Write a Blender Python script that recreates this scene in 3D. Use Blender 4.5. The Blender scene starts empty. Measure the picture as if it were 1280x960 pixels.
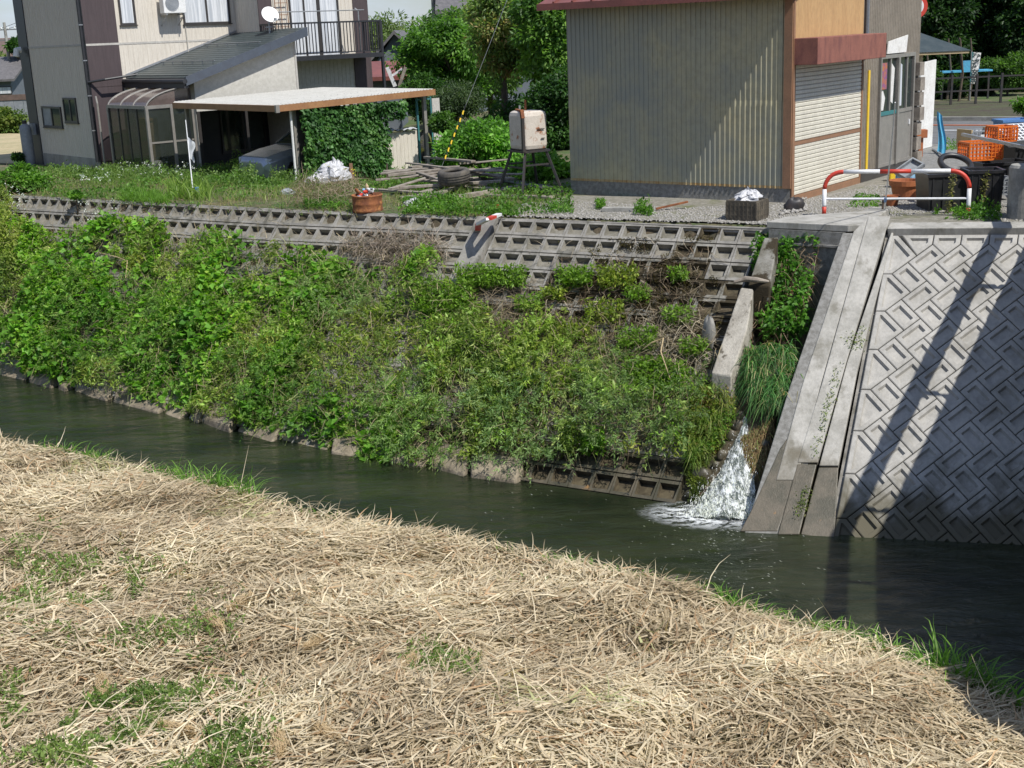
import bpy, math, random
import numpy as np
from mathutils import Vector, Matrix
random.seed(7); RNG=np.random.default_rng(11)
S=bpy.context.scene; COL=S.collection
# ---------------------------------------------------------------- camera
H=3.1; PITCH=math.radians(15.236); ROLL=math.radians(2.466); F=1613.94
_fw=np.array([0,math.cos(PITCH),-math.sin(PITCH)]); _u0=np.array([0,math.sin(PITCH),math.cos(PITCH)]); _r0=np.array([1.,0,0])
CR=_r0*math.cos(ROLL)-_u0*math.sin(ROLL); CU=_u0*math.cos(ROLL)+_r0*math.sin(ROLL)
cam=bpy.data.objects.new('camera',bpy.data.cameras.new('camera')); COL.objects.link(cam)
cam.matrix_world=Matrix(((CR[0],CU[0],-_fw[0],0),(CR[1],CU[1],-_fw[1],0),(CR[2],CU[2],-_fw[2],H),(0,0,0,1)))
cam.data.sensor_width=36; cam.data.lens=F/1280*36; cam.data.clip_end=3000; cam.data.clip_start=.1
S.camera=cam
# ---------------------------------------------------------------- light
SUN_EL=math.radians(54); SX,SY=.6757,-.7372      # horizontal direction towards the sun
_n=math.hypot(SX,SY); SX/=_n; SY/=_n
SUNV=Vector((SX*math.cos(SUN_EL),SY*math.cos(SUN_EL),math.sin(SUN_EL)))
W=bpy.data.worlds.new('World'); S.world=W; W.use_nodes=True
nt=W.node_tree; bg=nt.nodes['Background']; sky=nt.nodes.new('ShaderNodeTexSky'); sky.sky_type='NISHITA'; sky.sun_disc=False
sky.sun_elevation=SUN_EL; sky.sun_rotation=math.atan2(SX,SY); sky.air_density=1.1; sky.dust_density=.5; sky.ozone_density=1.2
# thin broken clouds over the whole dome
tc=nt.nodes.new('ShaderNodeTexCoord'); mp=nt.nodes.new('ShaderNodeMapping'); mp.inputs['Scale'].default_value=(1,1,3.2)
nz=nt.nodes.new('ShaderNodeTexNoise'); nz.inputs['Scale'].default_value=3.4; nz.inputs['Detail'].default_value=8; nz.inputs['Roughness'].default_value=.6
rp=nt.nodes.new('ShaderNodeValToRGB'); rp.color_ramp.elements[0].position=.42; rp.color_ramp.elements[1].position=.72
mx=nt.nodes.new('ShaderNodeMixRGB'); mx.inputs['Color2'].default_value=(7.4,8.6,10.6,1)
L=nt.links; L.new(tc.outputs['Generated'],mp.inputs[0]); L.new(mp.outputs[0],nz.inputs['Vector']); L.new(nz.outputs['Fac'],rp.inputs[0]); L.new(rp.outputs[0],mx.inputs['Fac'])
cb_=nt.nodes.new('ShaderNodeMixRGB'); cb_.blend_type='MULTIPLY'; cb_.inputs[0].default_value=1; cb_.inputs[2].default_value=(.84,.94,1.2,1); L.new(sky.outputs[0],cb_.inputs[1]); L.new(cb_.outputs[0],mx.inputs['Color1']); L.new(mx.outputs[0],bg.inputs[0]); bg.inputs[1].default_value=.085
sl=bpy.data.lights.new('sun','SUN'); sl.energy=5.0; sl.angle=math.radians(.5); sl.color=(1,.965,.9)
so=bpy.data.objects.new('sun',sl); COL.objects.link(so); so.rotation_euler=(-SUNV).to_track_quat('-Z','Y').to_euler()
vs=S.view_settings; vs.view_transform='Standard'; vs.look='None'; vs.exposure=0.13; vs.gamma=1
# ---------------------------------------------------------------- measured geometry helpers
O=np.array([0,0,H])
def ray(px,py): return _fw+CR*(px-640)/F-CU*(py-480)/F
def at(px,py,z=0.):
    d=ray(px,py); return O+d*(z-H)/d[2]
def atY(px,py,Y):
    d=ray(px,py); return O+d*Y/d[1]
def onp(px,py,p0,n):
    d=ray(px,py); return O+d*(np.dot(np.array(p0)-O,n)/np.dot(d,n))
WL=-3.3
TX=[-40,-10.78,-4.3,-.43,4.08,5.64,7.45,40]; TY=[49.2,29.25,24.83,22.52,19.94,18.84,18.4,10.5]
WX=[-40,-10.67,-3.53,-.06,2.14,4.1,8,40]; WY=[50.4,26.2,20.31,18.09,16.81,15.35,14.4,6.6]
_N=[at(*q,-2.6) for q in ((-420,470),(0,553),(60,568),(250,612),(460,658),(700,704),(900,760),(1100,812),(1280,892),(1500,1010))]
NX=[p[0] for p in _N]; NY=[p[1] for p in _N]
NX=[-40]+NX+[40]; NY=[NY[0]+(NX[1]+40)*.62]+NY+[NY[-1]-(40-NX[-2])*.5]
def ty(x): return np.interp(x,TX,TY)
def wy(x): return np.interp(x,WX,WY)
def ny(x): return np.interp(x,NX,NY)
def vnoise(P,scale,seed=0,octv=3):
    P=np.atleast_2d(P)[:,:3]*scale; r=np.random.default_rng(seed); out=np.zeros(len(P)); a=1
    for o in range(octv):
        for k in range(4):
            d=r.normal(size=P.shape[1]); d/=np.linalg.norm(d); out+=a*np.sin(P@d*(2**o)*2.1+r.uniform(0,6.28)+1.3*np.sin(P@np.roll(d,1)*(2**o)*1.3))
        a*=.55
    return out/5
def ss(a,b,x):
    t=np.clip((x-a)/(b-a),0,1); return t*t*(3-2*t)
def gz(x,y):
    """height of the ground (river bed, banks, terrace)"""
    x=np.asarray(x,float); y=np.asarray(y,float)
    t,w,n=ty(x),wy(x),ny(x)
    far=-3.3+(y-w)/(t-w)*3.3
    ter=-.4*ss(3,7,y-t)*ss(1.5,-2.5,x)
    z=np.where(y>t,ter,np.maximum(far,-4.4))
    near=-2.6+.145*(n-y)-.0045*np.clip(n-y,0,40)**2+.05*np.sin(x*1.7+y)+.05*np.sin(y*2.3-x*.7)
    near=np.maximum(near,-2.62)
    z=np.where(y<n,near,np.where(y<n+1.2,np.maximum(-2.6-1.8*(y-n)/1.2,-4.4),z))
    return z
def hit(px,py):
    d=ray(px,py); d=d/d[1]; Y=np.arange(4,60,.02); P=O+np.outer(Y,d); g=gz(P[:,0],P[:,1]); k=np.argmax(P[:,2]<=g); return P[k]
def inpoly(x,y,poly):
    r=np.zeros(len(x),bool); n=len(poly)
    for i in range(n):
        x1,y1=poly[i]; x2,y2=poly[(i+1)%n]
        c=((y1>y)!=(y2>y))&(x<(x2-x1)*(y-y1)/(y2-y1+1e-12)+x1); r^=c
    return r
def region(pix): return [tuple(hit(*q)[:2]) for q in pix]
# ---------------------------------------------------------------- object helpers
def tag(o,label=None,cat=None,group=None,kind=None):
    if label: o['label']=label
    if cat: o['category']=cat
    if group: o['group']=group
    if kind: o['kind']=kind
    return o
def thing(name,label,cat,loc=(0,0,0),rz=0,group=None):
    o=bpy.data.objects.new(name,None); COL.objects.link(o); o.location=Vector(loc); o.rotation_euler=(0,0,rz); o.empty_display_size=.2
    return tag(o,label,cat,group)
def link(name,me,parent=None,mat=None,M=None):
    o=bpy.data.objects.new(name,me); COL.objects.link(o)
    if parent: o.parent=parent
    if M is not None: o.matrix_local=M
    if mat and len(me.materials)==0: me.materials.append(mat)
    return o
def dup(o,parent=None,loc=None,rz=None,label=None,scale=None):
    c=o.copy(); COL.objects.link(c); c.parent=parent
    for ch in o.children: dup(ch,c)
    if loc is not None: c.location=Vector(loc)
    if rz is not None: c.rotation_euler=(c.rotation_euler[0],c.rotation_euler[1],rz)
    if scale: c.scale=scale
    if label: c['label']=label
    return c
class MB:
    def __init__(s): s.v=[]; s.f=[]
    def add(s,V,Fs):
        b=len(s.v); s.v+=[tuple(map(float,q)) for q in V]; s.f+=[tuple(b+i for i in f) for f in Fs]; return s
    def box(s,x0,x1,y0,y1,z0,z1):
        V=[(x,y,z) for z in (z0,z1) for y in (y0,y1) for x in (x0,x1)]
        return s.add(V,[(0,2,3,1),(4,5,7,6),(0,1,5,4),(2,6,7,3),(0,4,6,2),(1,3,7,5)])
    def bar(s,p,q,w,h=None,up=(0,0,1)):
        p=Vector(p);q=Vector(q);h=h or w;d=(q-p).normalized();u=Vector(up)
        if abs(d.dot(u))>.98:u=Vector((1,0,0))
        a=d.cross(u).normalized();b=a.cross(d)
        V=[e+a*(i*w/2)+b*(j*h/2) for e in (p,q) for i,j in ((-1,-1),(1,-1),(1,1),(-1,1))]
        return s.add(V,[(3,2,1,0),(4,5,6,7),(0,1,5,4),(1,2,6,5),(2,3,7,6),(3,0,4,7)])
    def prism(s,poly,vec):
        n=len(poly);vec=Vector(vec);V=[Vector(p) for p in poly]+[Vector(p)+vec for p in poly]
        return s.add(V,[tuple(range(n))[::-1],tuple(range(n,2*n))]+[(i,(i+1)%n,n+(i+1)%n,n+i) for i in range(n)])
    def tube(s,pts,r,seg=8,cap=True):
        pts=[Vector(p) for p in pts];R=r if hasattr(r,'__len__') else [r]*len(pts);V=[];Fs=[];pa=None
        for i,p in enumerate(pts):
            d=(pts[min(i+1,len(pts)-1)]-pts[max(i-1,0)]).normalized()
            if pa is None: pa=d.orthogonal().normalized()
            a=(pa-d*pa.dot(d)).normalized();pa=a;b=d.cross(a)
            V+=[p+(a*math.cos(k*2*math.pi/seg)+b*math.sin(k*2*math.pi/seg))*R[i] for k in range(seg)]
        for i in range(len(pts)-1):
            for k in range(seg): Fs.append((i*seg+k,i*seg+(k+1)%seg,(i+1)*seg+(k+1)%seg,(i+1)*seg+k))
        if cap: Fs+= [tuple(range(seg))[::-1],tuple(range((len(pts)-1)*seg,len(pts)*seg))]
        return s.add(V,Fs)
    def lathe(s,prof,seg=20,c=(0,0,0)):
        V=[];Fs=[]
        for r,z in prof: V+=[(c[0]+r*math.cos(k*2*math.pi/seg),c[1]+r*math.sin(k*2*math.pi/seg),c[2]+z) for k in range(seg)]
        for i in range(len(prof)-1):
            for k in range(seg): Fs.append((i*seg+k,i*seg+(k+1)%seg,(i+1)*seg+(k+1)%seg,(i+1)*seg+k))
        return s.add(V,Fs)
    def grid(s,fn,nu,nv):
        V=[fn(i/nu,j/nv) for j in range(nv+1) for i in range(nu+1)]
        return s.add(V,[(j*(nu+1)+i,j*(nu+1)+i+1,(j+1)*(nu+1)+i+1,(j+1)*(nu+1)+i) for j in range(nv) for i in range(nu)])
    def mesh(s,name,mat=None,smooth=False):
        me=bpy.data.meshes.new(name); me.from_pydata(s.v,[],s.f); me.update()
        if mat: me.materials.append(mat)
        if smooth: me.polygons.foreach_set('use_smooth',[True]*len(me.polygons))
        return me
    def build(s,name,mat,parent=None,smooth=False,bevel=0):
        o=link(name,s.mesh(name,mat,smooth),parent)
        if bevel:
            m=o.modifiers.new('b','BEVEL'); m.width=bevel; m.segments=2; m.limit_method='ANGLE'
        return o
def npmesh(name,V,Fa,mat,col=None,smooth=False,nper=None):
    me=bpy.data.meshes.new(name); V=np.asarray(V,np.float32).reshape(-1,3); Fa=np.asarray(Fa,np.int32); k=Fa.shape[1]
    me.vertices.add(len(V)); me.vertices.foreach_set('co',V.ravel()); me.loops.add(Fa.size); me.loops.foreach_set('vertex_index',Fa.ravel())
    me.polygons.add(len(Fa)); me.polygons.foreach_set('loop_start',np.arange(0,Fa.size,k,dtype=np.int32)); me.update(calc_edges=True)
    if smooth: me.polygons.foreach_set('use_smooth',np.ones(len(Fa),bool))
    if col is not None:
        a=me.color_attributes.new('col','FLOAT_COLOR','POINT'); c=np.ones((len(V),4),np.float32); c[:,:3]=np.repeat(col,nper,axis=0); a.data.foreach_set('color',c.ravel())
    me.materials.append(mat); return me
def unit(v): return v/(np.linalg.norm(v,axis=1,keepdims=True)+1e-9)
def leafmesh(name,P,D,Ln,Wd,col,mat,flat=.5):
    """many small folded leaf blades: P base, D direction, Ln length, Wd width"""
    n=len(P); D=unit(D); r=unit(RNG.normal(size=(n,3))+np.array([0,0,flat*2])); side=unit(np.cross(D,r)); nrm=np.cross(side,D)
    Ln=np.broadcast_to(Ln,(n,))[:,None]; Wd=np.broadcast_to(Wd,(n,))[:,None]
    V=np.stack([P,P+D*Ln*.45+side*Wd*.5+nrm*Wd*.12,P+D*Ln-nrm*Ln*.12,P+D*Ln*.45-side*Wd*.5+nrm*Wd*.12],1)
    b=np.arange(n)[:,None]*4; Fa=np.concatenate([b+np.array([[0,1,2]]),b+np.array([[0,2,3]])],1).reshape(-1,3)
    return npmesh(name,V,Fa,mat,col,nper=4)
def blademesh(name,P,D,Ln,Wd,col,mat,droop=.3,seg=3):
    n=len(P); D=unit(D); side=unit(np.cross(D,RNG.normal(size=(n,3))*.25+np.array([0,0,1.]))); Ln=np.broadcast_to(Ln,(n,))[:,None]; Wd=np.broadcast_to(Wd,(n,))[:,None]
    dr=np.broadcast_to(droop,(n,))[:,None]; tw=RNG.normal(size=(n,1))*.25
    V=[]
    for i in range(seg+1):
        t=i/seg; c=P+D*Ln*t+np.array([0,0,-1.])*dr*Ln*t*t+side*Ln*tw*t*t; w=Wd*(1-t**1.6)*.5+.0008
        V+=[c-side*w,c+side*w]
    V=np.stack(V,1); m=2*(seg+1); b=np.arange(n)[:,None,None]*m; q=np.array([[2*i,2*i+1,2*i+3,2*i+2] for i in range(seg)])[None]
    return npmesh(name,V,(b+q).reshape(-1,4),mat,col,nper=m)
def mixcol(cols,n,w=None,jit=.18,clump=None):
    """per leaf colours; clump (n,) in -1..1 picks along the list"""
    cols=np.array(cols,float); k=len(cols)
    if clump is None: idx=RNG.uniform(0,k-1,n)
    else: idx=np.clip((clump*.5+.5)*(k-1)+RNG.normal(size=n)*.35*(k-1)/2,0,k-1)
    i=np.floor(idx).astype(int); i=np.minimum(i,k-2) if k>1 else i*0; f=(idx-i)[:,None]
    c=cols[i]*(1-f)+cols[np.minimum(i+1,k-1)]*f
    return c*np.exp(RNG.normal(size=(n,1))*jit)
# ---------------------------------------------------------------- materials
def mat(name,c1,c2=None,rough=.8,scale=4,bump=0,bscale=None,metal=0,lo=.35,hi=.65,c3=None,s3=1.2,lo3=.55,hi3=.7,stretch=(1,1,1),spec=.5,coord='pos',alpha=1,tide=None):
    m=bpy.data.materials.new(name); m.use_nodes=True; t=m.node_tree; N=t.nodes; Lk=t.links; b=N['Principled BSDF']
    b.inputs['Roughness'].default_value=rough; b.inputs['Metallic'].default_value=metal; b.inputs['Specular IOR Level'].default_value=spec
    g=N.new('ShaderNodeNewGeometry') if coord=='pos' else N.new('ShaderNodeTexCoord'); out=g.outputs['Position'] if coord=='pos' else g.outputs['Object']
    mp=N.new('ShaderNodeMapping'); mp.inputs['Scale'].default_value=stretch; Lk.new(out,mp.inputs[0])
    def noise(s,d=6):
        z=N.new('ShaderNodeTexNoise'); z.inputs['Scale'].default_value=s; z.inputs['Detail'].default_value=d; z.inputs['Roughness'].default_value=.65; Lk.new(mp.outputs[0],z.inputs['Vector']); return z
    def ramp(z,a,bb):
        r=N.new('ShaderNodeMapRange'); r.inputs[1].default_value=a; r.inputs[2].default_value=bb; r.interpolation_type='SMOOTHSTEP'; Lk.new(z.outputs['Fac'],r.inputs[0]); return r
    def mixn(fac,A,B):
        x=N.new('ShaderNodeMixRGB'); Lk.new(fac.outputs[0],x.inputs[0])
        for q,i in ((A,1),(B,2)):
            if isinstance(q,tuple): x.inputs[i].default_value=(*q,1)
            else: Lk.new(q.outputs[0],x.inputs[i])
        return x
    c2=c2 or tuple(v*.75 for v in c1)
    last=mixn(ramp(noise(scale),lo,hi),c1,c2)
    fine=mixn(ramp(noise(scale*9,3),.3,.8),(1,1,1),(.78,.78,.78)); mm=N.new('ShaderNodeMixRGB'); mm.blend_type='MULTIPLY'; mm.inputs[0].default_value=1; Lk.new(last.outputs[0],mm.inputs[1]); Lk.new(fine.outputs[0],mm.inputs[2]); last=mm
    if c3: last=mixn(ramp(noise(s3,8),lo3,hi3),last,c3)
    if tide:   # damp band above the waterline, darker towards the bottom, uneven edge
        sp=N.new('ShaderNodeSeparateXYZ'); Lk.new(g.outputs['Position'],sp.inputs[0]); zn=noise(1.3,6); ad=N.new('ShaderNodeMath'); ad.operation='MULTIPLY_ADD'; ad.inputs[1].default_value=-1.3; Lk.new(zn.outputs['Fac'],ad.inputs[0]); Lk.new(sp.outputs['Z'],ad.inputs[2])
        r=N.new('ShaderNodeMapRange'); r.interpolation_type='SMOOTHSTEP'; r.inputs[1].default_value=tide[0]; r.inputs[2].default_value=tide[1]; r.inputs[3].default_value=1; r.inputs[4].default_value=0; Lk.new(ad.outputs[0],r.inputs[0]); last=mixn(r,last,tide[2])
    Lk.new(last.outputs[0],b.inputs['Base Color'])
    if bump:
        z=noise(bscale or scale*5,5); bp=N.new('ShaderNodeBump'); bp.inputs['Strength'].default_value=1; bp.inputs['Distance'].default_value=bump; Lk.new(z.outputs['Fac'],bp.inputs['Height']); Lk.new(bp.outputs[0],b.inputs['Normal'])
    if alpha<1: b.inputs['Alpha'].default_value=alpha
    return m
def leafmat(name,trans=.42,rough=.5,spec=.35):
    m=bpy.data.materials.new(name); m.use_nodes=True; t=m.node_tree; N=t.nodes; Lk=t.links; b=N['Principled BSDF']; out=N['Material Output']
    a=N.new('ShaderNodeAttribute'); a.attribute_name='col'; b.inputs['Roughness'].default_value=rough; b.inputs['Specular IOR Level'].default_value=spec
    Lk.new(a.outputs['Color'],b.inputs['Base Color'])
    tr=N.new('ShaderNodeBsdfTranslucent'); mu=N.new('ShaderNodeMixRGB'); mu.blend_type='MULTIPLY'; mu.inputs[0].default_value=1; mu.inputs[2].default_value=(1.5,1.7,.8,1); Lk.new(a.outputs['Color'],mu.inputs[1]); Lk.new(mu.outputs[0],tr.inputs[0])
    ms=N.new('ShaderNodeMixShader'); ms.inputs[0].default_value=trans; Lk.new(b.outputs[0],ms.inputs[1]); Lk.new(tr.outputs[0],ms.inputs[2]); Lk.new(ms.outputs[0],out.inputs[0]); return m
M={}
M['leaf']=leafmat('leaf'); M['straw']=leafmat('dry_straw',.18,.62,.25); M['petal']=leafmat('petal',.3)
M['conc']=mat('weathered_concrete',(.36,.35,.32),(.24,.235,.215),.9,2.2,.004,60,c3=(.13,.125,.11),s3=1.7,lo3=.56,hi3=.75)
M['conc_old']=mat('old_concrete_blocks',(.30,.285,.255),(.19,.18,.16),.92,3,.006,50,c3=(.10,.095,.075),s3=2.6,lo3=.5,hi3=.68)
M['conc_moss']=mat('mossy_concrete_blocks',(.27,.26,.23),(.15,.14,.11),.95,3.5,.01,45,c3=(.035,.026,.012),s3=1.9,lo3=.46,hi3=.52)
M['conc_new']=mat('pale_concrete_panels',(.42,.405,.375),(.32,.31,.285),.88,1.3,.003,70,c3=(.22,.205,.175),s3=1.3,lo3=.52,hi3=.78,stretch=(1.5,1.5,.7),tide=(-3.85,-3.1,(.10,.09,.06)))
M['conc_wing']=mat('streaked_concrete',(.43,.415,.38),(.31,.30,.27),.88,1.4,.004,80,c3=(.19,.18,.15),s3=1.6,lo3=.5,hi3=.7,stretch=(2,2,.6),tide=(-3.7,-3.0,(.11,.09,.055)))
M['dusty']=mat('dusty_brown_plastic',(.13,.11,.08),(.07,.06,.045),.8,7)
M['conc_peel']=mat('peeling_old_concrete',(.44,.41,.35),(.30,.275,.23),.92,3,.012,35,c3=(.12,.105,.08),s3=4.5,lo3=.54,hi3=.60,stretch=(1,1,.6))
M['pocket']=mat('darker_block_pockets',(.235,.22,.185),(.15,.14,.11),.95,5,.006,40)  # block pockets coloured darker than the frames
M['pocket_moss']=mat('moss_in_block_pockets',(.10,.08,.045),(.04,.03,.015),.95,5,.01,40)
M['conc_wet']=mat('wet_stained_concrete',(.12,.10,.07),(.06,.055,.035),.45,2.5,.004,50,c3=(.28,.15,.05),s3=2.2,lo3=.62,hi3=.72)
M['conc_rough']=mat('rough_aggregate_concrete',(.27,.265,.25),(.17,.165,.15),.95,14,.01,90)
M['asphalt']=mat('asphalt',(.16,.16,.16),(.12,.12,.12),.9,3,.003,200)
M['gravelbase']=mat('gravel_ground',(.30,.28,.24),(.19,.18,.14),.95,9,.02,60,c3=(.12,.13,.05),s3=.9,lo3=.55,hi3=.7)
M['soil']=mat('terrace_soil',(.17,.14,.08),(.09,.09,.04),.95,2.5,.03,14,c3=(.06,.10,.025),s3=.8,lo3=.42,hi3=.6)
M['banksoil']=mat('bank_soil',(.10,.075,.045),(.05,.045,.025),.95,3,.04,12)
M['strawbed']=mat('straw_litter_ground',(.30,.23,.13),(.15,.11,.06),.95,7,.04,30,c3=(.05,.07,.02),s3=1.0,lo3=.55,hi3=.7)
M['bed']=mat('river_bed',(.045,.045,.025),(.02,.025,.015),.9,2,.03,8)
M['field']=mat('dry_field',(.45,.37,.22),(.34,.30,.16),.95,.6,.02,4)
M['shadeground']=mat('shaded_woodland_floor',(.07,.08,.03),(.06,.045,.03),.95,1.2,.03,8)  # dark tone puts the trees' shade into the ground colour
M['grassland']=mat('grass_plain',(.07,.11,.03),(.12,.13,.05),.95,.4,.02,3)
M['siding']=mat('beige_siding',(.66,.61,.53),(.58,.53,.455),.8,5,.004,40,stretch=(4,4,.35))
M['siding_grey']=mat('beige_brick_pattern_siding',(.56,.54,.49),(.48,.46,.41),.8,9,.003,60)
M['brownpanel']=mat('dark_brown_siding',(.075,.055,.058),(.06,.044,.047),.7,5,.003,40,stretch=(4,4,.35))
M['trim']=mat('black_brown_trim',(.022,.024,.028),(.03,.03,.035),.45,4)
M['alu']=mat('grey_aluminium',(.33,.31,.28),(.28,.265,.24),.4,6,metal=.3)
M['alu_dark']=mat('bronze_aluminium',(.05,.045,.042),(.04,.036,.035),.4,6)
M['rooftile']=mat('dark_green_grey_roofing',(.035,.05,.052),(.055,.07,.07),.45,3)
M['fascia']=mat('blue_grey_fascia',(.07,.085,.11),(.06,.07,.09),.5,4)
M['gutter']=mat('orange_brown_fascia',(.36,.19,.085),(.30,.15,.07),.5,3)
M['white']=mat('white_paint',(.78,.78,.77),(.70,.70,.68),.5,4)
M['whitepanel']=mat('white_corrugated_sheet',(.66,.64,.58),(.58,.56,.50),.55,3)
M['curtain']=mat('white_curtain',(.70,.72,.74),(.42,.45,.49),.9,3,stretch=(6,6,.15))  # darker streaks paint the shade of hanging folds
M['dirtywhite']=mat('dirty_white_board',(.76,.75,.72),(.66,.64,.6),.7,2.5,c3=(.45,.41,.35),s3=6,lo3=.62,hi3=.75)
M['shedwall']=mat('cream_tin_sheet',(.45,.41,.26),(.37,.36,.265),.42,.9,c3=(.27,.285,.25),s3=.5,lo3=.35,hi3=.65,metal=.1)  # greyer noise zones paint in a bluish reflection on the wall
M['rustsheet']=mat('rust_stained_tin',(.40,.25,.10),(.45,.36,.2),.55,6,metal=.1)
M['tin_brown']=mat('taupe_tin_sheet',(.27,.235,.19),(.23,.2,.16),.5,2,metal=.1)
M['ochre']=mat('ochre_board',(.50,.32,.15),(.45,.28,.13),.7,2,stretch=(3,3,.5),c3=(.34,.22,.12),s3=3,lo3=.6,hi3=.75)
M['browntrim']=mat('brown_painted_trim',(.30,.16,.09),(.25,.14,.08),.6,4)
M['redroof']=mat('faded_red_tin_roof',(.25,.085,.07),(.19,.07,.06),.5,3,metal=.1)
M['awning']=mat('faded_red_box',(.27,.105,.075),(.21,.08,.06),.75,5,c3=(.16,.06,.05),s3=5,lo3=.55,hi3=.68,stretch=(1.5,1.5,.7))
M['shutter']=mat('cream_shutter_slats',(.66,.63,.53),(.60,.57,.48),.5,3,stretch=(1,1,.4))
M['rust']=mat('rusty_steel',(.28,.10,.035),(.16,.055,.025),.85,6,.004,40,c3=(.36,.15,.05),s3=7,lo3=.5,hi3=.65)
M['tankpaint']=mat('chalky_tank_paint',(.62,.56,.49),(.55,.49,.42),.6,5,.002,40,c3=(.30,.12,.05),s3=5.5,lo3=.56,hi3=.66,coord='obj')
M['darksteel']=mat('dark_painted_steel',(.03,.03,.033),(.05,.04,.035),.5,8)
M['steel']=mat('galvanised_steel',(.42,.43,.44),(.34,.35,.36),.4,8,metal=.6)
M['plank']=mat('weathered_grey_plank',(.33,.29,.24),(.20,.17,.14),.85,5,.004,30,stretch=(1,1,1),c3=(.12,.10,.08),s3=3,lo3=.55,hi3=.7)
M['rubber']=mat('dusty_rubber',(.12,.105,.085),(.06,.055,.05),.8,8,.002,60)
M['black']=mat('black_plastic',(.018,.018,.02),(.03,.03,.032),.4,6)
M['orange']=mat('orange_plastic',(.72,.17,.02),(.62,.14,.02),.45,5)
M['terracotta']=mat('terracotta',(.42,.14,.05),(.34,.11,.045),.75,5)
M['blueplastic']=mat('blue_plastic',(.12,.27,.55),(.10,.22,.48),.4,5)
M['lightblue']=mat('pale_blue_plastic',(.30,.52,.72),(.25,.45,.65),.45,5)
M['cyan']=mat('blue_tarp',(.08,.42,.62),(.10,.34,.55),.55,6,.01,12)
M['greyplastic']=mat('grey_plastic',(.30,.32,.34),(.22,.24,.26),.5,5)
M['wood']=mat('light_wood',(.50,.39,.22),(.42,.32,.18),.75,6)
M['bagwhite']=mat('crumpled_white_plastic',(.60,.60,.61),(.45,.45,.47),.4,6,.01,25)
M['redpaint']=mat('red_paint',(.60,.055,.03),(.52,.05,.03),.5,6)
M['railwhite']=mat('white_rail_paint',(.76,.77,.78),(.68,.69,.7),.45,8)
M['yellow']=mat('yellow_plastic',(.85,.58,.03),(.8,.52,.03),.5,5)
M['stone']=mat('mossy_boulder',(.13,.125,.12),(.08,.078,.075),.9,5,.02,20,c3=(.14,.15,.03),s3=2,lo3=.48,hi3=.58,coord='obj')
M['rock']=mat('bank_rock',(.30,.25,.18),(.17,.14,.10),.9,4,.02,18)
M['pebble']=mat('gravel_stones',(.42,.40,.37),(.22,.21,.19),.9,30)
M['bark']=mat('bark',(.13,.10,.07),(.08,.06,.045),.95,8,.01,30)
M['glassdark']=mat('window_glass',(.02,.03,.03),(.03,.045,.04),.06,1,spec=1)
M['carpaint']=mat('silver_car_paint',(.42,.45,.50),(.40,.43,.48),.25,1,metal=.6)
M['hoodglass']=mat('smoked_roof_sheet',(.13,.10,.09),(.16,.12,.11),.15,2,alpha=.75,spec=.8)
M['clearpane']=mat('conservatory_pane',(.05,.06,.05),(.04,.05,.04),.05,2,alpha=.45,spec=1)
M['tileroof']=mat('grey_tile_roof',(.16,.15,.15),(.11,.105,.105),.6,6,.01,20)
M['brownroof']=mat('brown_tile_roof',(.16,.11,.09),(.12,.085,.07),.7,4)
M['plasterdark']=mat('slate_grey_wall',(.15,.17,.20),(.13,.15,.17),.85,3)
M['plaster']=mat('pale_plaster',(.5,.48,.44),(.42,.4,.37),.85,3)
M['teal']=mat('teal_paint',(.04,.20,.20),(.05,.16,.17),.6,5)
M['printtext']=mat('dark_print',(.03,.05,.05),(.03,.05,.05),.7,3)
M['poster']=mat('purple_orange_poster',(.22,.08,.24),(.45,.16,.05),.6,9,coord='obj')
def watermat():
    m=bpy.data.materials.new('river_water'); m.use_nodes=True; t=m.node_tree; N=t.nodes; Lk=t.links; b=N['Principled BSDF']
    b.inputs['Roughness'].default_value=.05; b.inputs['IOR'].default_value=1.33; b.inputs['Specular IOR Level'].default_value=.5
    g=N.new('ShaderNodeNewGeometry'); mp=N.new('ShaderNodeMapping'); mp.inputs['Rotation'].default_value=(0,0,math.radians(32)); mp.inputs['Scale'].default_value=(.55,1.25,1); Lk.new(g.outputs['Position'],mp.inputs[0])
    z=N.new('ShaderNodeTexNoise'); z.inputs['Scale'].default_value=.9; z.inputs['Detail'].default_value=5; Lk.new(mp.outputs[0],z.inputs[0])
    r=N.new('ShaderNodeValToRGB'); e=r.color_ramp.elements; e[0].position=.35; e[0].color=(.009,.014,.007,1); e[1].position=.7; e[1].color=(.030,.036,.018,1); Lk.new(z.outputs['Fac'],r.inputs[0]); Lk.new(r.outputs[0],b.inputs['Base Color'])
    a=N.new('ShaderNodeTexNoise'); a.inputs['Scale'].default_value=3.6; a.inputs['Detail'].default_value=6; a.inputs['Roughness'].default_value=.6; a.inputs['Distortion'].default_value=.6; Lk.new(mp.outputs[0],a.inputs[0])
    bp=N.new('ShaderNodeBump'); bp.inputs['Distance'].default_value=.07; bp.inputs['Strength'].default_value=.7; Lk.new(a.outputs['Fac'],bp.inputs['Height']); Lk.new(bp.outputs[0],b.inputs['Normal']); return m
M['water']=watermat()
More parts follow.
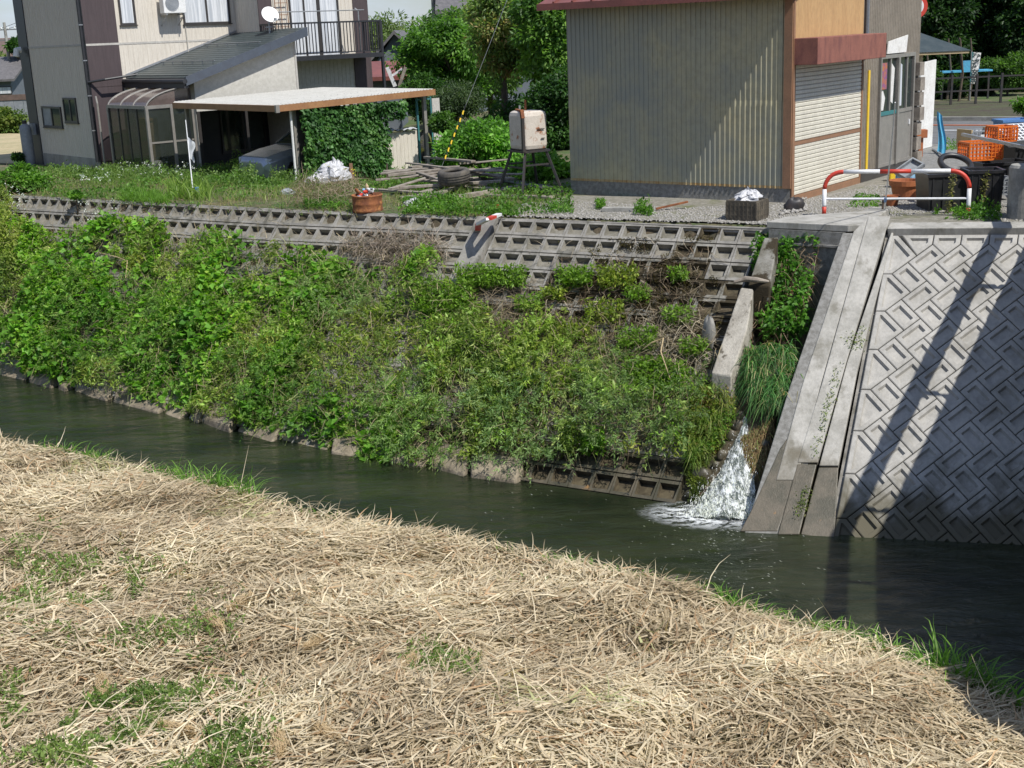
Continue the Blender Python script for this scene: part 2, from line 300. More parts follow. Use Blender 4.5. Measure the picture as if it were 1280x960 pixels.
# ================================================================ THE SETTING
ROTW=0
def ground_sheet():
    xs=np.concatenate([np.linspace(-400,-42,12),np.linspace(-40,-14,40),np.arange(-13.8,12.1,.2),np.linspace(13,40,28),np.linspace(45,400,12)])
    ys=np.concatenate([np.linspace(-300,-10,8),np.arange(-8,2,1.),np.arange(2,36,.2),np.arange(36,60,.8),np.linspace(64,120,12),np.linspace(140,900,12)])
    X,Y=np.meshgrid(xs,ys); x=X.ravel(); y=Y.ravel(); z=gz(x,y); t,w=ty(x),wy(x)
    z=np.where((y<t+.02)&(y>w-1.2)&(x>-14),z-np.where(x>3.7,1.0,.16),z)
    P=np.stack([x,y,z],1); z=z+np.where(y>t+.5,.02*vnoise(P,1.1,3),0)*(z>-1); P[:,2]=z
    nx=len(xs); nyy=len(ys); i=np.arange(nx-1)[None,:]; j=np.arange(nyy-1)[:,None]; a=(j*nx+i).ravel()
    Q=np.stack([a,a+1,a+1+nx,a+nx],1); c=P[Q].mean(1); cx,cy=c[:,0],c[:,1]
    nb=ny(cx); wb=wy(cx); tb=ty(cx)
    k=np.where(cy<nb+.25,0,np.where(cy<wb-.5,1,np.where(cy<tb+.1,2,3)))
    k=np.where((cy>60),4,k)
    for idx,(nm,m) in enumerate((('near_bank',M['strawbed']),('river_bed',M['bed']),('far_bank_slope',M['banksoil']),('terrace_ground',M['soil']),('distant_plain',M['grassland']))):
        q=Q[k==idx]; u,inv=np.unique(q,return_inverse=True); o=link(nm,npmesh(nm,P[u],inv.reshape(-1,4),m,smooth=True)); tag(o,kind='structure')
ground_sheet()
# water
mb=MB(); xs=np.linspace(-38,38,60)
for i in range(59):
    a,b=xs[i],xs[i+1]; mb.add([(a,ny(a)-.5,WL),(b,ny(b)-.5,WL),(b,wy(b)+.7,WL),(a,wy(a)+.7,WL)],[(0,1,2,3)])
tag(mb.build('river_water',M['water'],smooth=True),kind='structure')
# gravel yard in front of the shed, as a sheet just above the soil
def sheet(name,pix,m,dz,z=0.):
    P=[at(*q,z) for q in pix]; mb=MB(); mb.add([(p[0],p[1],z+dz) for p in P],[tuple(range(len(P)))]); return tag(mb.build(name,m),kind='structure')
g=[(600,270),(985,283),(1120,285),(1290,285),(1290,262),(1130,215),(985,252),(714,246),(640,262)]
P=[at(*q,0) for q in g]; mb=MB(); mb.add([(p[0],p[1],.03) for p in P],[tuple(range(len(P)))]); tag(mb.build('gravel_yard',M['gravelbase']),kind='structure')
sheet('shop_forecourt',[(1100,255),(1330,262),(1330,175),(1130,175),(1130,215)],M['conc_rough'],.034)
sheet('road',[(1120,182),(1400,180),(1400,152),(1100,152)],M['asphalt'],.038)
sheet('roadside_grass',[(1100,151.8),(1400,151.8),(1400,128),(1100,128)],M['shadeground'],.045)
mb=MB()
for a,b in (((1178,165.2),(1330,166.2)),):
    p,q=at(*a,0),at(*b,0); mb.bar((p[0],p[1],.05),(q[0],q[1],.05),.16,.012)
tag(mb.build('road_edge_line',M['white']),kind='structure')
mb=MB(); p,q=at(1150,158.5,0),at(1330,159,0); mb.bar((p[0],p[1],.05),(q[0],q[1],.05),.12,.012); tag(mb.build('orange_road_line',M['orange']),kind='structure')
mb=MB(); p,q=at(1100,152.5,0),at(1400,152.5,0); mb.bar((p[0],p[1],.08),(q[0],q[1],.08),.18,.14); tag(mb.build('road_kerb',M['conc']),kind='structure')
# field on the far left behind the house
P=[at(-80,204,-.4),at(38,206,-.4),at(36,168,-.4),at(-80,166,-.4)]
mb=MB(); mb.add([(p[0],p[1],-.37) for p in P],[(0,1,2,3)]); tag(mb.build('dry_field',M['field']),kind='structure')

# ================================================================ BLOCK REVETMENT
def unitv(v): v=np.asarray(v,float); return v/np.linalg.norm(v)
BW,BH=.335,.352
def block_mesh(v=0):
    """frame block with a wedge pocket: x along the bank, y down the slope, z outwards"""
    w,h=BW-.010,BH-.012; r=random.Random(v); j=lambda s:r.uniform(-s,s)
    o=[(-w/2,-h/2),(w/2,-h/2),(w/2,h/2),(-w/2,h/2)]
    a=[(-.140+j(.006),-h/2+.05),(.136+j(.006),-h/2+.05),(.122,h/2-.05+j(.008)),(-.126,h/2-.05+j(.008))]
    b=[(-.124,-h/2+.06),(.120,-h/2+.06),(.108,h/2-.06),(-.112,h/2-.06)]
    zo=[0.,0.,.014,.014]
    V=[(x,y,-.16) for x,y in o]+[(x,y,z) for (x,y),z in zip(o,zo)]+[(x,y,z) for (x,y),z in zip(a,(.002,.002,.012,.012))]+[(x,y,z) for (x,y),z in zip(b,(-.11,-.11,-.038,-.038))]
    Fs=[(0,1,5,4),(1,2,6,5),(2,3,7,6),(3,0,4,7)]
    for i in range(4):
        k=(i+1)%4; Fs+=[(4+i,4+k,8+k,8+i),(8+i,8+k,12+k,12+i)]
    Fs.append((12,13,14,15)); Fs=[f[::-1] for f in Fs]
    me=MB().add(V,Fs).mesh('revetment_block'); return me
BM={k:[] for k in ('old','moss','wet')}
for v in range(3):
    for k,m in (('old',M['conc_old']),('moss',M['conc_moss']),('wet',M['conc_wet'])):
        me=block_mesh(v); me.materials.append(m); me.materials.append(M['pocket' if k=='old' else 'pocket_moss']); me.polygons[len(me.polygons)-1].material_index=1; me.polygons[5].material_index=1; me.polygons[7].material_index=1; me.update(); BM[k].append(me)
def bank(x,v):
    """point on the far slope: x along, v 0 at the top edge, 1 at the waterline"""
    a=np.array([x,ty(x),0.]); dT=np.array([1,(ty(x+.05)-ty(x-.05))/.1,0.]); n=unitv([-dT[1]*-1,-1,0]) if False else unitv([dT[1],-1,0])
    # run perpendicular to the edge until the waterline
    s=3.4
    for _ in range(6):
        p=a+n*s; s+= (p[1]-wy(p[0]))*.8
    return a+np.array([n[0]*s,n[1]*s,-3.3])*v, unitv(dT), unitv([n[0]*s,n[1]*s,-3.3]), math.hypot(s,3.3)
rev=thing('concrete_revetment','grey riverbank wall of hollow frame blocks half hidden by weeds','wall',(0,0,0))
cnt=0; rest=MB()
def place_block(x,j,rowlen,sec):
    global cnt
    v=(j+.5)*BH/rowlen
    p,a,d,sl=bank(x,v); n=np.cross(a,d); n=n if n[2]>0 else -n; a=np.cross(d,n); p=p-n*.005
    mm=Matrix(((a[0],d[0],n[0],p[0]),(a[1],d[1],n[1],p[1]),(a[2],d[2],n[2],p[2]),(0,0,0,1)))
    vis=(j<2) or (sec=='R' and (j<6 or (j>11 and x>0))) or (sec=='L' and j<3)
    wet=(sec=='R' and j>10); mossy=(sec=='R' and x>1.0+(2.2-j*.5 if j<3 else 0) and not (x>3.3 and j<3))
    k='wet' if wet else 'moss' if mossy else 'old'; me=BM[k][random.randrange(3)]
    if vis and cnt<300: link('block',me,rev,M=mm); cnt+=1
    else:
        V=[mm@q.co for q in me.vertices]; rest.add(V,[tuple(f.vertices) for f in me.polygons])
# right section
a=unitv([4.51,-2.58]); nR=int(5.0/BW)
for j in range(15):
    for i in range(nR):
        s=.42+(i+.5)*BW+(.5*BW if j%2 else 0)*0; place_block(-.43+a[0]*s,j,4.94,'R') if s<4.95 else None
s=0; x=-.43-.18
xs=[]
while x>-11.4:
    xs.append(x); dx=1/math.hypot(1,(ty(x-.1)-ty(x+.1))/.2); x-=BW*dx
for j in range(15):
    for x in xs:
        L0=bank(x,.5)[3]
        if (j+1)*BH<L0+.3: place_block(x,j,L0,'L')
# the joint strip between the two sections and its sloping edge beam
p0,aa,dd,_=bank(-.30,0); p1,_,_,_=bank(-.30,1.05); q=MB(); n=np.cross(aa,dd); n=n if n[2]>0 else -n
q.bar(p0+n*-.03,p1+n*-.03,.40,.14,up=n); q.build('joint_strip',M['conc_old'],rev)
# top capping along the crest
mb=MB()
for xa,xb in ((-11.5,-4.3),(-4.3,-.43),(-.43,4.5)):
    A=np.array([xa,ty(xa)+.07,-.045]);B=np.array([xb,ty(xb)+.07,-.045]); mb.bar(A,B,.10,.08)
mb.build('crest_edge',M['conc_old'],rev)
o=rest.build('block_course',M['conc_old'],rev); o['kind']='stuff'
# broken toe beam at the waterline
toe=[]
x=-12.5; k=0
while x<-.2:
    L0=random.uniform(.3,1.3); m=MB(); p,aa,dd,_=bank(x+L0/2,1.0); y0=wy(x); y1=wy(x+L0-.03)
    h=random.uniform(-.04,.10); pts=[]
    jj=lambda s:random.uniform(-s,s)
    A=np.array([x,y0-.27+jj(.07),WL-.4]);B=np.array([x+L0-.04,y1-.27+jj(.07),WL-.4]); up=.4+h
    V=[A,B,B+[.05,.45,0],A+[.05,.45,0],A+[.06+jj(.04),.10+jj(.06),up+jj(.07)],B+[-.06+jj(.04),.12+jj(.06),up+jj(.07)],B+[.05,.5,up+.2+jj(.07)],A+[.05,.5,up+.2+jj(.07)]]
    m.add(V,[(3,2,1,0),(4,5,6,7),(0,1,5,4),(1,2,6,5),(2,3,7,6),(3,0,4,7)])
    m.build('toe_stone',M['rock'],rev,bevel=.03); x+=L0

# ================================================================ PANEL WALL ON THE RIGHT
PA=np.array([5.64,18.84,0.]); PN=np.array([-.158477,-.651681,.741752]); PT=np.array([.97168,-.23630,0.]); PS=np.array([-.17527,-.72075,-.67067])
def pw(t,s,h=0.): return PA+(t-.155*s)*PT+s*PS+PN*h
pwall=thing('panel_retaining_wall','pale concrete wall of slanted raised rectangles beside the bridge','wall',tuple(PA))
def clip(poly,axis,val,keep_gt):
    out=[]
    for i in range(len(poly)):
        p,q=poly[i],poly[(i+1)%len(poly)]; a=(p[axis]-val)*(1 if keep_gt else -1); b=(q[axis]-val)*(1 if keep_gt else -1)
        if a>=0: out.append(p)
        if a*b<0: f=a/(a-b); out.append((p[0]+(q[0]-p[0])*f,p[1]+(q[1]-p[1])*f))
    return out
def inset(poly,d):
    n=len(poly); out=[]
    ar=sum(poly[i][0]*poly[(i+1)%n][1]-poly[(i+1)%n][0]*poly[i][1] for i in range(n)); sg=1 if ar>0 else -1
    for i in range(n):
        p0,p1,p2=[np.array(poly[k%n],float) for k in (i-1,i,i+1)]
        e1=(p1-p0)/np.linalg.norm(p1-p0); e2=(p2-p1)/np.linalg.norm(p2-p1); n1=np.array([-e1[1],e1[0]])*sg; n2=np.array([-e2[1],e2[0]])*sg
        b=n1+n2; out.append(tuple(p1+b*d/max(.35,(1+n1@n2))))
    return out
def area(poly): return abs(sum(poly[i][0]*poly[(i+1)%len(poly)][1]-poly[(i+1)%len(poly)][0]*poly[i][1] for i in range(len(poly))))/2
def panel_mesh(poly,c,rim=.042,frame=.085,name='panel_block'):
    n=len(poly); A=inset(poly,.007); Bp=inset(poly,.017); C=inset(poly,.070); D=inset(poly,.088)
    rings=[(A,-.06),(A,.036),(Bp,.044),(C,.044),(D,.002)]
    if area(poly)<.03: rings=[(A,-.06),(A,.034),(Bp,.044)]
    c=np.array(c); V=[];Fs=[]
    for R,h in rings: V+=[tuple(pw(x,y,h)-pw(c[0],c[1],0)) for x,y in R]
    for k in range(len(rings)-1):
        for i in range(n): Fs.append((k*n+i,k*n+(i+1)%n,(k+1)*n+(i+1)%n,(k+1)*n+i))
    Fs.append(tuple(range((len(rings)-1)*n,len(rings)*n)))
    me=MB().add(V,Fs).mesh(name,M['conc_new']); me.update()
    return me
E1=(.1925,-.209);E2=(.1925,.209);L1=(.303,-.329);L2=(.303,.329)
add=lambda *v:(sum(q[0] for q in v),sum(q[1] for q in v))
proto={}
SMAX=6.1; TMAX=4.3
def put_panel(poly,key=None):
    c=(sum(p[0] for p in poly)/len(poly),sum(p[1] for p in poly)/len(poly))
    if key and key in proto: me=proto[key]
    else:
        me=panel_mesh(poly,c)
        if key: proto[key]=me
    loc=pw(*c)-PA; o=link('panel_block',me,pwall); o.location=Vector(loc); return o
cntp=0
for j in range(-1,9):
    for i in range(-2,14):
        for kind in (0,1):
            if kind: org=(.139+.385*i,.757+.658*j); poly=[org,add(org,E1),add(org,E1,L2),add(org,L2)]
            else: org=(.3315+.385*i,.548+.658*j); poly=[org,add(org,L1),add(org,L1,E2),add(org,E2)]
            if max(p[0] for p in poly)>TMAX or max(p[1] for p in poly)>SMAX or i<0: continue
            if kind and j<0: continue
            if not kind and (j<0): continue
            if kind and i<0: continue
            put_panel(poly,kind)
for j in range(0,8):
    s0=.757+.658*(j-1); s1=s0+.658; U0=(.139,s0); U1=(.139,s1)
    poly=[(0.01,max(s0,.05)),U0,add(U0,L2),U1,(0.01,s1)]
    if j==0: poly=[(.01,.05),(.13,.05),(.439,.428),U1,(.01,s1)]
    put_panel(poly,None)
for i in range(0,10):
    px_=.631+.385*i; lo=max(px_-.385,.17)
    poly=[(px_-.385,.04),(px_,.04),(px_,.219),(px_-.192,.428),(px_-.385,.219)]
    if i==0: poly=[(.17,.04),(px_,.04),(px_,.219),(px_-.192,.428)]
    put_panel(poly,('top',i>0))
mb=MB(); mb.prism([tuple(pw(t,s,-.02)-PA) for t,s in ((-.05,-.02),(TMAX+.4,-.02),(TMAX+.9,5.9),(-.05,5.9))],tuple(-PN*.3)); mb.build('backing_slab',M['conc_old'],pwall)
# coping along the top of the panel wall
mb=MB(); A=pw(-.02,-.02,.07)-PA; B=pw(TMAX,-.02,.07)-PA
mb.prism([(A[0],A[1],-.03),(A[0]-.03,A[1]-.03,.10),(A[0]+.14,A[1]+.38,.12),(A[0]+.14,A[1]+.38,-.2)],tuple(PT*TMAX)); mb.build('coping',M['conc_wing'],pwall,bevel=.012)
# ================================================================ WING SLAB between the chute and the panels
wing=thing('wing_slab','smooth sloping concrete apron with dark joints right of the waterfall','slab',tuple(PA))
def ppl(px,py,h=0.):
    return onp(px,py,PA+PN*h,PN)
def strip(name,pix,h,m,th=.45):
    P=[ppl(x,y,h)-PA for x,y in pix]; mb=MB(); mb.prism([tuple(p) for p in P],tuple(-PN*th)); return mb.build(name,m,wing,bevel=.012)
strip('outer_strip',[(1053,291),(1078,291),(1006,598),(972,668),(930,668),(985,490)],.05,M['conc_rough'],.9)
strip('pale_strip',[(1067,289),(1085,272),(1026,480),(996,600),(970,600),(1003,480)],.07,M['conc_wing'],.5)
strip('main_strip',[(1085.5,270),(1113,270),(1058,452),(1022,578),(996.8,578),(1027,480)],.08,M['conc_wing'],.5)
strip('panel_edge_strip',[(1114,290),(1117,291),(1072,462),(1048,582),(1024,582),(1059,452)],.06,M['conc_wing'],.5)
strip('stained_foot',[(996.5,580),(1021,580),(999,668),(972,668)],.075,M['conc_wet'],.5)
strip('stained_foot',[(1023.5,584),(1048,584),(1043,676),(1001,668)],.055,M['conc_wet'],.5)
# wet dark side of the chute at the foot of the apron
strip('wet_foot',[(1004,520),(1012,560),(972,664),(925,664),(938,640),(975,560)],.058,M['conc_wet'],.9)
# cap slab from the wing top to the revetment and the shaded head wall under it
cap=thing('chute_head_wall','low concrete head wall closing the top of the weedy chute','wall',(0,0,0))
def poly3(pix,z): return [tuple(at(x,y,z)) for x,y in pix]
mb=MB(); mb.prism(poly3([(958,285),(1060,290),(1083,289),(1112,268),(1092,266),(1075,272),(985,278)],.02),(0,0,.10)); mb.build('cap_slab',M['conc_wing'],cap,bevel=.01)
a0=at(962,286,.02);a1=at(1058,291,.02)
mb=MB(); mb.prism([(a0[0],a0[1]+.06,.01),(a1[0],a1[1]+.06,.01),(a1[0],a1[1]+.06,-1.6),(a0[0],a0[1]+.06,-1.6)],(.1,.3,0)); mb.build('head_wall',M['conc_rough'],cap)
mb=MB(); mb.bar((a0[0],a0[1]+.035,-.20),(a1[0],a1[1]+.035,-.20),.05,.03); mb.build('wall_ledge',M['conc_rough'],cap)
# chute left wall (old sloping slab in two pieces)
RP0=np.array([-.43,22.52,0.]); ra=unitv([.868,-.497,0]); rd=unitv([-.497*3.68,-.868*3.68,-3.3]); rn=np.cross(ra,rd); rn=rn if rn[2]>0 else -rn
def rpl(px,py,h=0): return onp(px,py,RP0+rn*h,rn)
cw=thing('chute_side_wall','old broken concrete slab sloping down left of the waterfall','wall',(0,0,0))
def slabp(name,pix,h,th,m):
    P=[rpl(x,y,h) for x,y in pix]; mb=MB(); mb.prism([tuple(p) for p in P],(0,0,-th)); return mb.build(name,m,cw,bevel=.02)
slabp('upper_slab',[(955,297),(973,296),(962,358),(935,356)],.30,.75,M['conc_moss'])
slabp('lower_slab',[(926,359),(942,361),(934,412),(914,470),(889,466)],.36,.8,M['conc_peel'])
# chute floor
mb=MB(); F0=[rpl(x,y,-.45) for x,y in ((975,300),(1052,300),(985,560),(905,600),(890,560),(915,470))]; mb.prism([tuple(p) for p in F0],(0,0,-.3)); mb.build('chute_floor',M['conc_wet'],cw)
# step that the water falls over
# ================================================================ THE SHED
SR=at(987,256,0)
shed=thing('tin_shed','cream corrugated tin shed with red roof and roller shutter side','shed',(SR[0],SR[1],0),math.atan2(.79343,.60866))
def corrugated(name,m,parent,origin,along,length,z0,z1,pitch=.1,depth=.022,out=(0,-1,0),prof=None,zt=None):
    """trapezoid ribbed sheet; zt(s) gives the upper edge for gables"""
    o=Vector(origin);a=Vector(along);n=Vector(out);mb=MB();s=0;pts=[]
    prof=prof or ((0,0),(.62,0),(.72,1),(.9,1))
    while s<length:
        for f,h in prof:
            if s+f*pitch<=length: pts.append((s+f*pitch,h*depth))
        s+=pitch
    pts.append((length,0)); V=[];Fs=[]
    for t,h in pts:
        p=o+a*t+n*h; V+=[(p.x,p.y,z0),(p.x,p.y,(zt(t) if zt else z1))]
    for i in range(len(pts)-1): Fs.append((2*i,2*i+2,2*i+3,2*i+1))
    return mb.add(V,Fs).build(name,m,parent)
LW=4.6
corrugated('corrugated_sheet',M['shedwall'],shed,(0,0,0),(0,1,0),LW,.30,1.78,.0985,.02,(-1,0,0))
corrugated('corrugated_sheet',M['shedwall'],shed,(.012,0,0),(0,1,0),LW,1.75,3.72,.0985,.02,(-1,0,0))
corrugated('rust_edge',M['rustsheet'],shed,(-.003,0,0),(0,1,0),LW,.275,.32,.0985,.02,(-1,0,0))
MB().box(.02,6.03,.02,LW-.02,.0,3.0).build('inner_wall',M['tin_brown'],shed)
MB().box(.0,.02,-.03,LW,0,.29).build('plinth',M['conc_rough'],shed)
MB().box(-.03,.012,-.02,.13,.28,3.72).build('corner_trim',M['browntrim'],shed)
MB().box(.0,.06,-.035,-.005,.0,3.72).build('corner_trim',M['browntrim'],shed)
gz_=lambda t: 3.64+.33*min(t,6.05-t)
# right wall, gable end
corrugated('gable_sheet',M['ochre'],shed,(.06,0,0),(1,0,0),3.0,2.42,3.3,.06,.006,(0,-1,0),zt=lambda t:gz_(t+.06))
corrugated('gable_sheet',M['tin_brown'],shed,(3.06,0,0),(1,0,0),2.99,2.36,3.3,.085,.014,(0,-1,0),zt=lambda t:gz_(t+3.06))
corrugated('wall_sheet',M['tin_brown'],shed,(3.06,0,0),(1,0,0),.82,.22,2.36,.085,.014,(0,-1,0))
corrugated('wall_sheet',M['tin_brown'],shed,(5.66,0,0),(1,0,0),.39,.22,2.36,.085,.014,(0,-1,0))
MB().box(3.06,6.05,-.04,.02,0,.22).build('sill_base',M['alu_dark'],shed)
# back and far walls, gable roof
corrugated('back_sheet',M['tin_brown'],shed,(6.05,0,0),(0,1,0),LW,0,3.36,.1,.02,(1,0,0))
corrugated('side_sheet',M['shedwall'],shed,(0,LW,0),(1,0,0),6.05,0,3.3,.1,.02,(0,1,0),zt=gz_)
def roof_sheet(x0,x1):
    mb=MB();y0,y1=-.23,LW+.35
    z=lambda x: 3.68+.33*min(x,6.05-x)
    mb.prism([(x0,y0,z(x0)),(x1,y0,z(x1)),(x1,y0,z(x1)+.035),(x0,y0,z(x0)+.035)],(0,y1-y0,0))
    o=mb.build('roof',M['redroof'],shed)
    k=y0+.2
    rb=MB()
    while k<y1: rb.bar((x0,k,z(x0)+.05),(x1,k,z(x1)+.05),.035,.04); k+=.42
    rb.build('roof_seam',M['redroof'],o); return o
roof_sheet(-.42,3.025); roof_sheet(3.025,6.4)
MB().box(-.45,-.42,-.23,LW+.35,3.46,3.58).build('eave_fascia',M['redroof'],shed)
# shutter
sh=MB().box(.08,.13,-.02,.03,0,2.42).box(3.01,3.06,-.03,.03,0,2.42).build('shutter_frame',M['browntrim'],shed)
prof=[(0,0),(-.018,.012),(-.018,.06),(0,.074)]
sm=MB().prism([(0,y,z) for y,z in [(.02,0),(-.004,.002),(-.014,.014),(-.014,.058),(-.002,.068),(.02,.068)]],(2.88,0,0)).mesh('shutter_slat',M['shutter'])
k=0;z=.14
while z<2.42:
    if .98<z<1.05: MB().box(.13,3.01,-.02,.02,z,z+.06).build('shutter_band',M['browntrim'],shed); z+=.065; continue
    o=link('shutter_slat',sm,shed); o.location=(.13,0,z); z+=.072
MB().box(.12,3.02,-.035,.02,0,.135).build('shutter_bottom_rail',M['browntrim'],shed)
o=MB().box(.02,3.05,-.46,-.02,2.36,2.80).build('shutter_box',M['awning'],shed,bevel=.01)
MB().box(3.31,3.39,-.035,-.014,.26,2.12).build('yellow_strip',M['yellow'],shed)
MB().tube([(3.12,-.05,2.4),(3.12,-.05,3.9)],.04,8).build('drain_pipe',M['plasterdark'],shed)
MB().box(3.14,3.2,-.045,-.015,2.38,4.1).build('cover_strip',M['alu'],shed)
# sliding doors with windows
d=MB().box(3.86,5.70,-.06,.02,2.30,2.37).box(3.86,3.92,-.06,.02,.22,2.3).box(5.62,5.70,-.06,.02,.22,2.3).box(4.74,4.82,-.08,.02,.22,2.3).box(3.92,5.62,-.05,.02,.22,.28).build('door_frame',M['alu'],shed)
for x0,x1 in ((3.92,4.74),(4.82,5.62)):
    MB().box(x0,x1,-.035,0,.28,1.22).build('door_panel',M['tin_brown'] if 0 else M['alu'],shed)
    MB().box(x0,x1,-.05,.0,1.22,1.29).build('door_rail',M['teal' if x0<4 else 'alu'],shed)
    w=MB().box(x0+.02,x1-.02,-.015,-.008,1.29,2.3).build('window_pane',M['glassdark'],shed)
    MB().box((x0+x1)/2+.05,(x0+x1)/2+.1,-.045,-.01,1.29,2.3).build('window_bar',M['alu'],w)
MB().box(3.96,4.26,-.022,-.017,1.72,2.22).build('poster',M['poster'],shed)
MB().prism([(3.95,-.022,1.32),(4.12,-.022,1.32),(4.2,-.022,1.55),(4.08,-.022,1.7),(3.98,-.022,1.66)],(0,.004,0)).build('paper_notice',M['dirtywhite'],shed)
MB().prism([(4.42,-.022,1.5),(4.6,-.022,1.42),(4.66,-.022,2.1),(4.5,-.022,2.2)],(0,.004,0)).build('paper_notice',M['dirtywhite'],shed)
MB().prism([(4.9,-.022,1.35),(5.08,-.022,1.35),(5.06,-.022,2.15),(4.92,-.022,2.2)],(0,.004,0)).build('paper_notice',M['curtain'],shed)
MB().box(5.46,5.5,-.06,-.035,.95,1.05).build('door_handle',M['white'],shed)
tag(MB().prism([(4.15,-.06,2.39),(5.15,-.06,2.39),(5.22,-.06,2.72),(4.2,-.06,2.62)],(0,.02,0)).build('notice_board',M['dirtywhite'],shed),label='blank white board propped over the door lintel')
# stacked planks beyond the doors
for i in range(7): MB().box(5.74+random.uniform(0,.02),6.0,-.12-random.uniform(0,.05),-.03,.1+i*.3,.36+i*.3).build('corner_board',M['plank'],shed)
shed_m=Matrix.Translation((SR[0],SR[1],0))@Matrix.Rotation(math.atan2(.79343,.60866),4,'Z')
def SL(x,y,z): return shed_m@Vector((x,y,z))
# ================================================================ THE HOUSE
HB=np.array([-11.8997,38.7679,-.4]); HRZ=math.atan2(.64091,.76762)
house=thing('beige_house','two storey beige house with dark trim, balcony and green lean-to roof','house',tuple(HB),HRZ)
HM=Matrix.Translation(Vector(HB))@Matrix.Rotation(HRZ,4,'Z')
def HL(x,y,z): return HM@Vector((x,y,z))
def siding(name,m,o,a,l,z0,z1,out,par=house,pitch=.15): return corrugated(name,m,par,o,a,l,z0,z1,pitch,.008,out,prof=((0,0),(.8,0),(.82,1),(.98,1)))
TOPZ=6.2
siding('wall',M['siding'],(0,.3,0),(0,1,0),4.3,.38,3.62,(-1,0,0)); siding('wall',M['siding'],(0,.3,0),(0,1,0),4.3,3.68,TOPZ,(-1,0,0))
siding('wall',M['siding'],(1.0,0,0),(1,0,0),3.9,.3,3.62,(0,-1,0)); siding('wall',M['siding'],(1.0,0,0),(1,0,0),3.9,3.68,TOPZ,(0,-1,0))
MB().box(.0,1.0,-.012,.02,2.45,3.62).box(.0,1.0,-.012,.02,3.68,TOPZ).box(0,1,-.012,.02,.3,2.44).build('brown_wall_panel',M['brownpanel'],house)
MB().box(-.02,.0,-.0,.3,.3,TOPZ).build('corner_trim',M['trim'],house)
MB().box(-.03,.0,4.45,5.2,.0,TOPZ).build('corner_trim',M['trim'],house)
MB().box(-.012,.01,.3,4.45,3.62,3.68).box(1,4.9,-.012,.01,3.62,3.68).box(0,1,-.018,.01,3.62,3.68).build('belt_course',M['plaster'],house)
MB().box(.02,8.84,.02,5.0,.0,3.6).box(.02,8.84,.02,5.0,3.5,TOPZ).box(4.92,8.84,-1.48,.1,0,TOPZ).build('core_wall',M['brownpanel'],house)
MB().box(-.01,.0,.0,5.1,0,.38).build('foundation',M['conc'],house)
# downpipe and gutters at the near corner
MB().tube([(-.07,.05,TOPZ),(-.07,.05,.3)],.045,8).tube([(-.07,.0,2.6),(.3,-.35,2.66),(1.3,-.4,2.75)],.035,8).build('downpipe',M['trim'],house)
for z in (5.2,4.2,3.2,2.2,1.2): MB().box(-.13,-.02,.0,.1,z,z+.03).build('pipe_clip',M['steel'],house)
MB().tube([(.0,-.25,2.2),(.0,-.3,2.0),(.0,-.3,.2)],.03,8).build('thin_downpipe',M['alu'],house)
# return wall and front right wall
siding('wall',M['siding'],(4.9,-1.5,0),(0,1,0),1.5,3.68,TOPZ,(-1,0,0)); siding('wall',M['siding'],(4.9,-1.5,0),(0,1,0),1.5,2.5,3.62,(-1,0,0))
MB().box(4.88,5.35,-1.53,-1.5,0,TOPZ).build('brown_wall_panel',M['brownpanel'],house)
siding('wall',M['siding'],(5.35,-1.5,0),(1,0,0),2.95,3.0,TOPZ,(0,-1,0)); siding('wall',M['siding_grey'],(5.35,-1.5,0),(1,0,0),2.9,.2,2.95,(0,-1,0))
MB().box(8.3,8.86,-1.54,-1.5,3.0,TOPZ).box(8.2,8.86,-1.54,-1.5,.0,2.9).build('brown_wall_panel',M['brownpanel'],house)
MB().box(5.9,7.4,-1.53,-1.5,.9,1.95).build('dark_window',M['trim'],house)
# roof far above the picture
z=TOPZ
MB().prism([(-.6,-.45,z+.03),(9.3,-.45,z+.03),(9.3,2.3,z+1.7),(-.6,2.3,z+1.7)],(0,0,.08)).prism([(4.7,-1.9,z-.4),(9.3,-1.9,z-.4),(9.3,-.45,z+.02),(4.7,-.45,z+.02)],(0,0,.08)).prism([(-.7,2.3,z+1.7),(9.5,2.3,z+1.7),(9.5,5.7,z),(-.7,5.7,z)],(0,0,.08)).build('roof',M['rooftile'],house)
MB().prism([(.02,.02,z),(.02,4.95,z),(.02,2.3,z+1.55)],(8.8,0,0)).build('gable_wall',M['siding'],house)
def window(x0,x1,z0,z1,y=0,mid=True,curt='curtain',axis='x',par=house,nm='window',cols=None):
    """front window; axis 'x' lies on the front plane, 'y' on the left plane"""
    f=.055;mb=MB()
    def bx(a,b,c,d,e,g):   # along, out(neg), z
        return mb.box(a,b,c,d,e,g) if axis=='x' else mb.box(c,d,a,b,e,g)
    o=y
    bx(x0,x1,o-.05,o,z0,z0+f);bx(x0,x1,o-.05,o,z1-f,z1);bx(x0,x0+f,o-.05,o,z0+f,z1-f);bx(x1-f,x1,o-.05,o,z0+f,z1-f)
    if mid: m=(x0+x1)/2; bx(m-.03,m+.03,o-.045,o,z0+f,z1-f)
    bx(x0-.03,x1+.03,o-.06,o-.0,z0-.03,z0)
    w=mb.build(nm,M['alu_dark'],par)
    cols=cols or ([curt,curt] if mid else [curt])
    n=len(cols)
    for i,c in enumerate(cols):
        a=x0+f+(x1-x0-2*f)*i/n;b=x0+f+(x1-x0-2*f)*(i+1)/n; g=MB()
        if axis=='x': g.box(a+.01,b-.01,o-.022-.006*i,o-.017-.006*i,z0+f,z1-f)
        else: g.box(o-.022-.006*i,o-.017-.006*i,a+.01,b-.01,z0+f,z1-f)
        g.build('pane',M[c],w)
    return w
window(2.45,3.98,1.22,1.86,axis='y',cols=['glassdark','greyplastic']); window(1.2,2.18,1.40,2.14,axis='y',cols=['glassdark','glassdark'])
